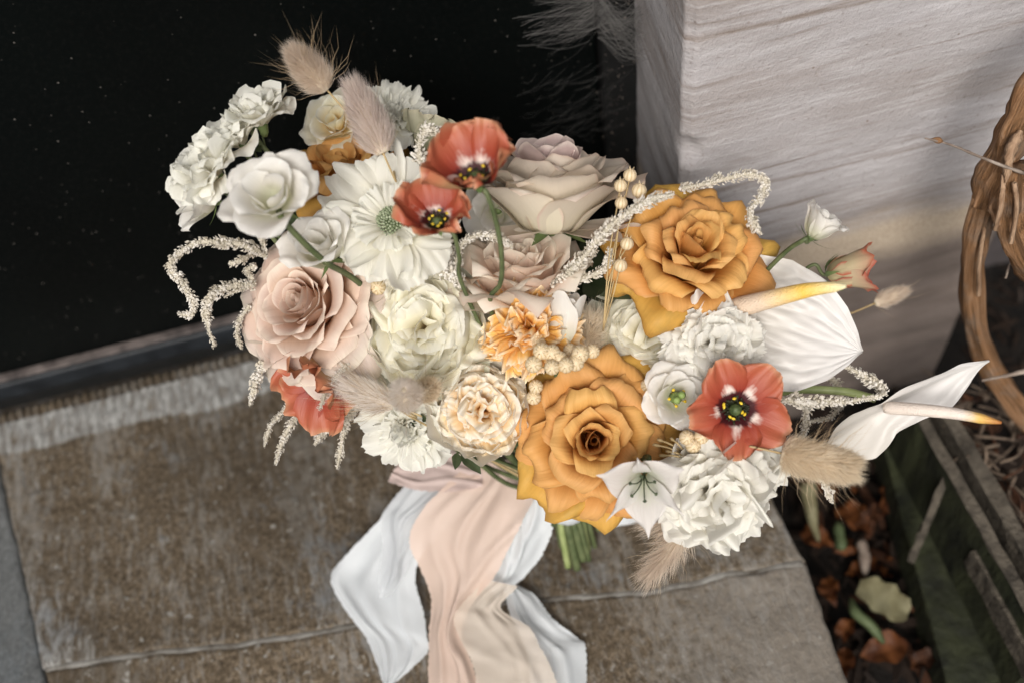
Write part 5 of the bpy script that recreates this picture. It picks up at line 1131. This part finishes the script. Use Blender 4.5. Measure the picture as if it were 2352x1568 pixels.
# --- stem ends showing under the blooms (thick stems with no visible bloom of their own)
for k, (a, b, r_) in enumerate([((1275, 1170), (1305, 1300), .0032), ((1292, 1170), (1326, 1305), .0036), ((1312, 1165), (1322, 1250), .003), ((1345, 1165), (1352, 1262), .0026), ((1362, 1165), (1366, 1255), .0024), ((1330, 1165), (1352, 1285), .0028), ((1380, 1160), (1375, 1215), .0026), ((1265, 1165), (1290, 1255), .0026)]):
    e = onz(b[0], b[1], .004 + .004 * (k % 3)); s0 = BIND + np.array([(a[0] - 1310) * .00025, 0, .0])
    p = catmull([P(1180 + k * 30, 900, .77), s0, (s0 + e) / 2 + np.array([0, 0, .004]), e], 30); v, f, uv = tube(p, r_, 9)
    tag(obj('cut_stem', v, f, M['stem'] if k % 3 else M['stem_light'], uv=uv), 'green cut stem end standing on the step under the lower amber rose', 'stem', 'cut stems below the binding')
#SPLIT
# ================================================================== RIBBONS
def ribbon(name, label, rows, mat, nu=26, nv=110, wr=.0022, folds=3.0, seed=0, fray=True):
    """rows: ((left px, py, height), (right px, py, height)) along the ribbon; heights above the step"""
    g = random.Random(seed); Lp = catmull([onz(*a) for a, b in rows], nv); Rp = catmull([onz(*b) for a, b in rows], nv)
    u = np.linspace(0, 1, nu)[:, None, None]; p = Lp[None] * (1 - u) + Rp[None] * u
    du = Rp - Lp; dv = np.gradient((Lp + Rp) / 2, axis=0); nrm = np.cross(du, dv); nrm /= np.linalg.norm(nrm, axis=1)[:, None] + 1e-9
    nrm = np.where(nrm[:, 2:3] < 0, -nrm, nrm)
    U = np.linspace(0, 1, nu)[:, None]; V = np.linspace(0, 1, nv)[None, :]; ph = g.uniform(0, 6)
    dis = wr * (np.sin(U * folds * 6.283 + ph + 1.8 * np.sin(V * 5 + ph)) * .6 + .5 * np.sin(U * 4.1 + V * 19 + ph * 2) + .3 * np.sin(V * 31 - U * 6) + .35 * np.sin((U + V) * 25 + ph))
    rid = np.zeros((nu, nv))
    for q in range(4):
        c0 = g.uniform(.1, .9); sl_ = g.uniform(-.5, .5); wd = g.uniform(.035, .09); rid = rid + g.uniform(.5, 1.0) * np.exp(-((U - c0 - sl_ * (V - .5) - .08 * np.sin(V * 7 + q)) / wd)**2)
    lowf = np.array([[noise.noise(Vector((a * 2.6, b * 4.5, seed * 3.7))) + .22 * noise.noise(Vector((a * 6, b * 11, seed * 5.1))) for b in V[0]] for a in U[:, 0]])
    dis = dis * .18 + wr * 1.7 * rid + wr * 1.5 * lowf
    dis = dis + wr * .5
    p = p + nrm[None] * dis[..., None]
    # frayed, uneven selvedge
    for side, sgn in ((0, -1), (nu - 1, 1)):
        for j in range(nv): p[side, j] += du[j] / (np.linalg.norm(du[j]) + 1e-9) * sgn * g.uniform(-.0005, .0008)
    p[..., 2] = np.maximum(p[..., 2], .0018)
    ctr = Vector(p[nu // 2, 0]); o = bpy.data.objects.new(name, None); C.objects.link(o); o.matrix_world = Matrix.Translation(ctr); tag(o, label, 'ribbon', 'silk ribbons tied round the bouquet')
    uv = np.stack([U + 0 * V, V + 0 * U], -1).reshape(-1, 2)
    obj('cloth', local(o, p.reshape(-1, 3)), grid_faces(nu, nv), M[mat], o, uv=uv)
    if fray:
        mb = MB()
        for side, sgn in ((0, -1), (nu - 1, 1)):
            for j in range(2, nv - 2):
                for q in range(2):
                    b = p[side, j] + (p[side, j + 1] - p[side, j]) * g.random(); d = du[j] / (np.linalg.norm(du[j]) + 1e-9) * sgn + np.array([g.uniform(-.5, .5), g.uniform(-.5, .5), g.uniform(-.2, .4)])
                    l = g.uniform(.0008, .003); e = b + d * l; s_ = dv[j] / (np.linalg.norm(dv[j]) + 1e-9) * .0001; mb.add([b - s_, b + s_, e], [[0, 1, 2]])
        mb.build('frayed_edge', M[mat], o, kind='stuff')
    return o
ribbon('ribbon', 'white silk ribbon spreading to the left corner and down to the bottom edge', [((1050, 1060, .075), (1140, 1130, .075)), ((945, 1115, .060), (1050, 1190, .058)), ((868, 1205, .036), (970, 1270, .036)), ((800, 1275, .018), (955, 1335, .022)), ((763, 1328, .010), (972, 1400, .016)), ((790, 1392, .006), (982, 1460, .012)), ((840, 1460, .004), (984, 1492, .008)), ((868, 1530, .003), (945, 1535, .004)), ((882, 1572, .002), (905, 1570, .002))], 'silk_white', seed=1, wr=.0022)
ribbon('ribbon', 'sheer grey white ribbon end folded over the white ribbon at the left', [((960, 1080, .078), (1060, 1110, .080)), ((900, 1150, .064), (1010, 1165, .068)), ((876, 1190, .056), (968, 1205, .060)), ((880, 1260, .042), (950, 1262, .045)), ((868, 1330, .034), (930, 1320, .034)), ((870, 1372, .028), (898, 1368, .028))], 'silk_sheer', seed=2, wr=.0018, folds=2)
ribbon('ribbon', 'white ribbon loop at the right of the pink ribbon', [((1180, 1060, .085), (1262, 1080, .085)), ((1170, 1130, .080), (1270, 1160, .075)), ((1150, 1200, .070), (1266, 1225, .058)), ((1130, 1270, .052), (1232, 1290, .036)), ((1105, 1325, .036), (1185, 1338, .018)), ((1110, 1352, .022), (1155, 1352, .012))], 'silk_white', seed=3, wr=.0026, folds=2)
ribbon('ribbon', 'white ribbon tail running down to the right bottom', [((1100, 1345, .010), (1165, 1335, .012)), ((1150, 1352, .014), (1222, 1360, .012)), ((1175, 1420, .012), (1268, 1418, .010)), ((1200, 1470, .010), (1328, 1465, .006)), ((1215, 1520, .008), (1345, 1490, .005)), ((1220, 1600, .006), (1347, 1600, .004))], 'silk_white', seed=4, wr=.0020)
ribbon('ribbon', 'wide blush pink ribbon falling down the middle to the bottom edge', [((1085, 1050, .095), (1255, 1070, .095)), ((1030, 1110, .090), (1235, 1130, .090)), ((965, 1180, .078), (1200, 1200, .080)), ((945, 1240, .062), (1165, 1265, .066)), ((970, 1310, .046), (1135, 1325, .050)), ((990, 1380, .034), (1085, 1385, .040)), ((985, 1450, .026), (1060, 1455, .032)), ((985, 1520, .020), (1085, 1520, .024)), ((985, 1610, .015), (1110, 1610, .018))], 'silk_pink', seed=5, wr=.0030, folds=2.5)
ribbon('ribbon', 'cream ribbon crossing in front of the pink one at the bottom', [((1115, 1330, .045), (1190, 1345, .040)), ((1062, 1385, .042), (1150, 1395, .036)), ((1042, 1425, .040), (1215, 1440, .030)), ((1065, 1480, .036), (1240, 1485, .026)), ((1088, 1530, .030), (1265, 1530, .022)), ((1100, 1600, .024), (1290, 1600, .018))], 'silk_cream', seed=6, wr=.0016, folds=1.2)
ribbon('ribbon', 'mauve pink ribbon end sticking out left under the white frilled flower', [((1105, 1010, .095), (1110, 1120, .092)), ((1000, 1020, .094), (1040, 1128, .090)), ((935, 1045, .090), (960, 1125, .086)), ((912, 1068, .088), (892, 1106, .085))], 'silk_mauve', seed=7, wr=.0016, folds=1.5)
ribbon('ribbon', 'short white ribbon end peeking out right of the stems', [((1390, 1130, .040), (1470, 1130, .036)), ((1392, 1170, .030), (1475, 1165, .026)), ((1395, 1210, .020), (1478, 1196, .016))], 'silk_white', seed=8, nv=40, nu=14, wr=.0008)
# binding hidden between the stems and the ribbons
v, f, uv = tube(catmull([BIND + (BIND - BEND) * .25, BIND, BIND + (BEND - BIND) * .25], 10), .014, 18, .05); tag(obj('binding', v, f, M['silk_white'], uv=uv), 'white silk binding wound round the stems under the blooms', 'binding')
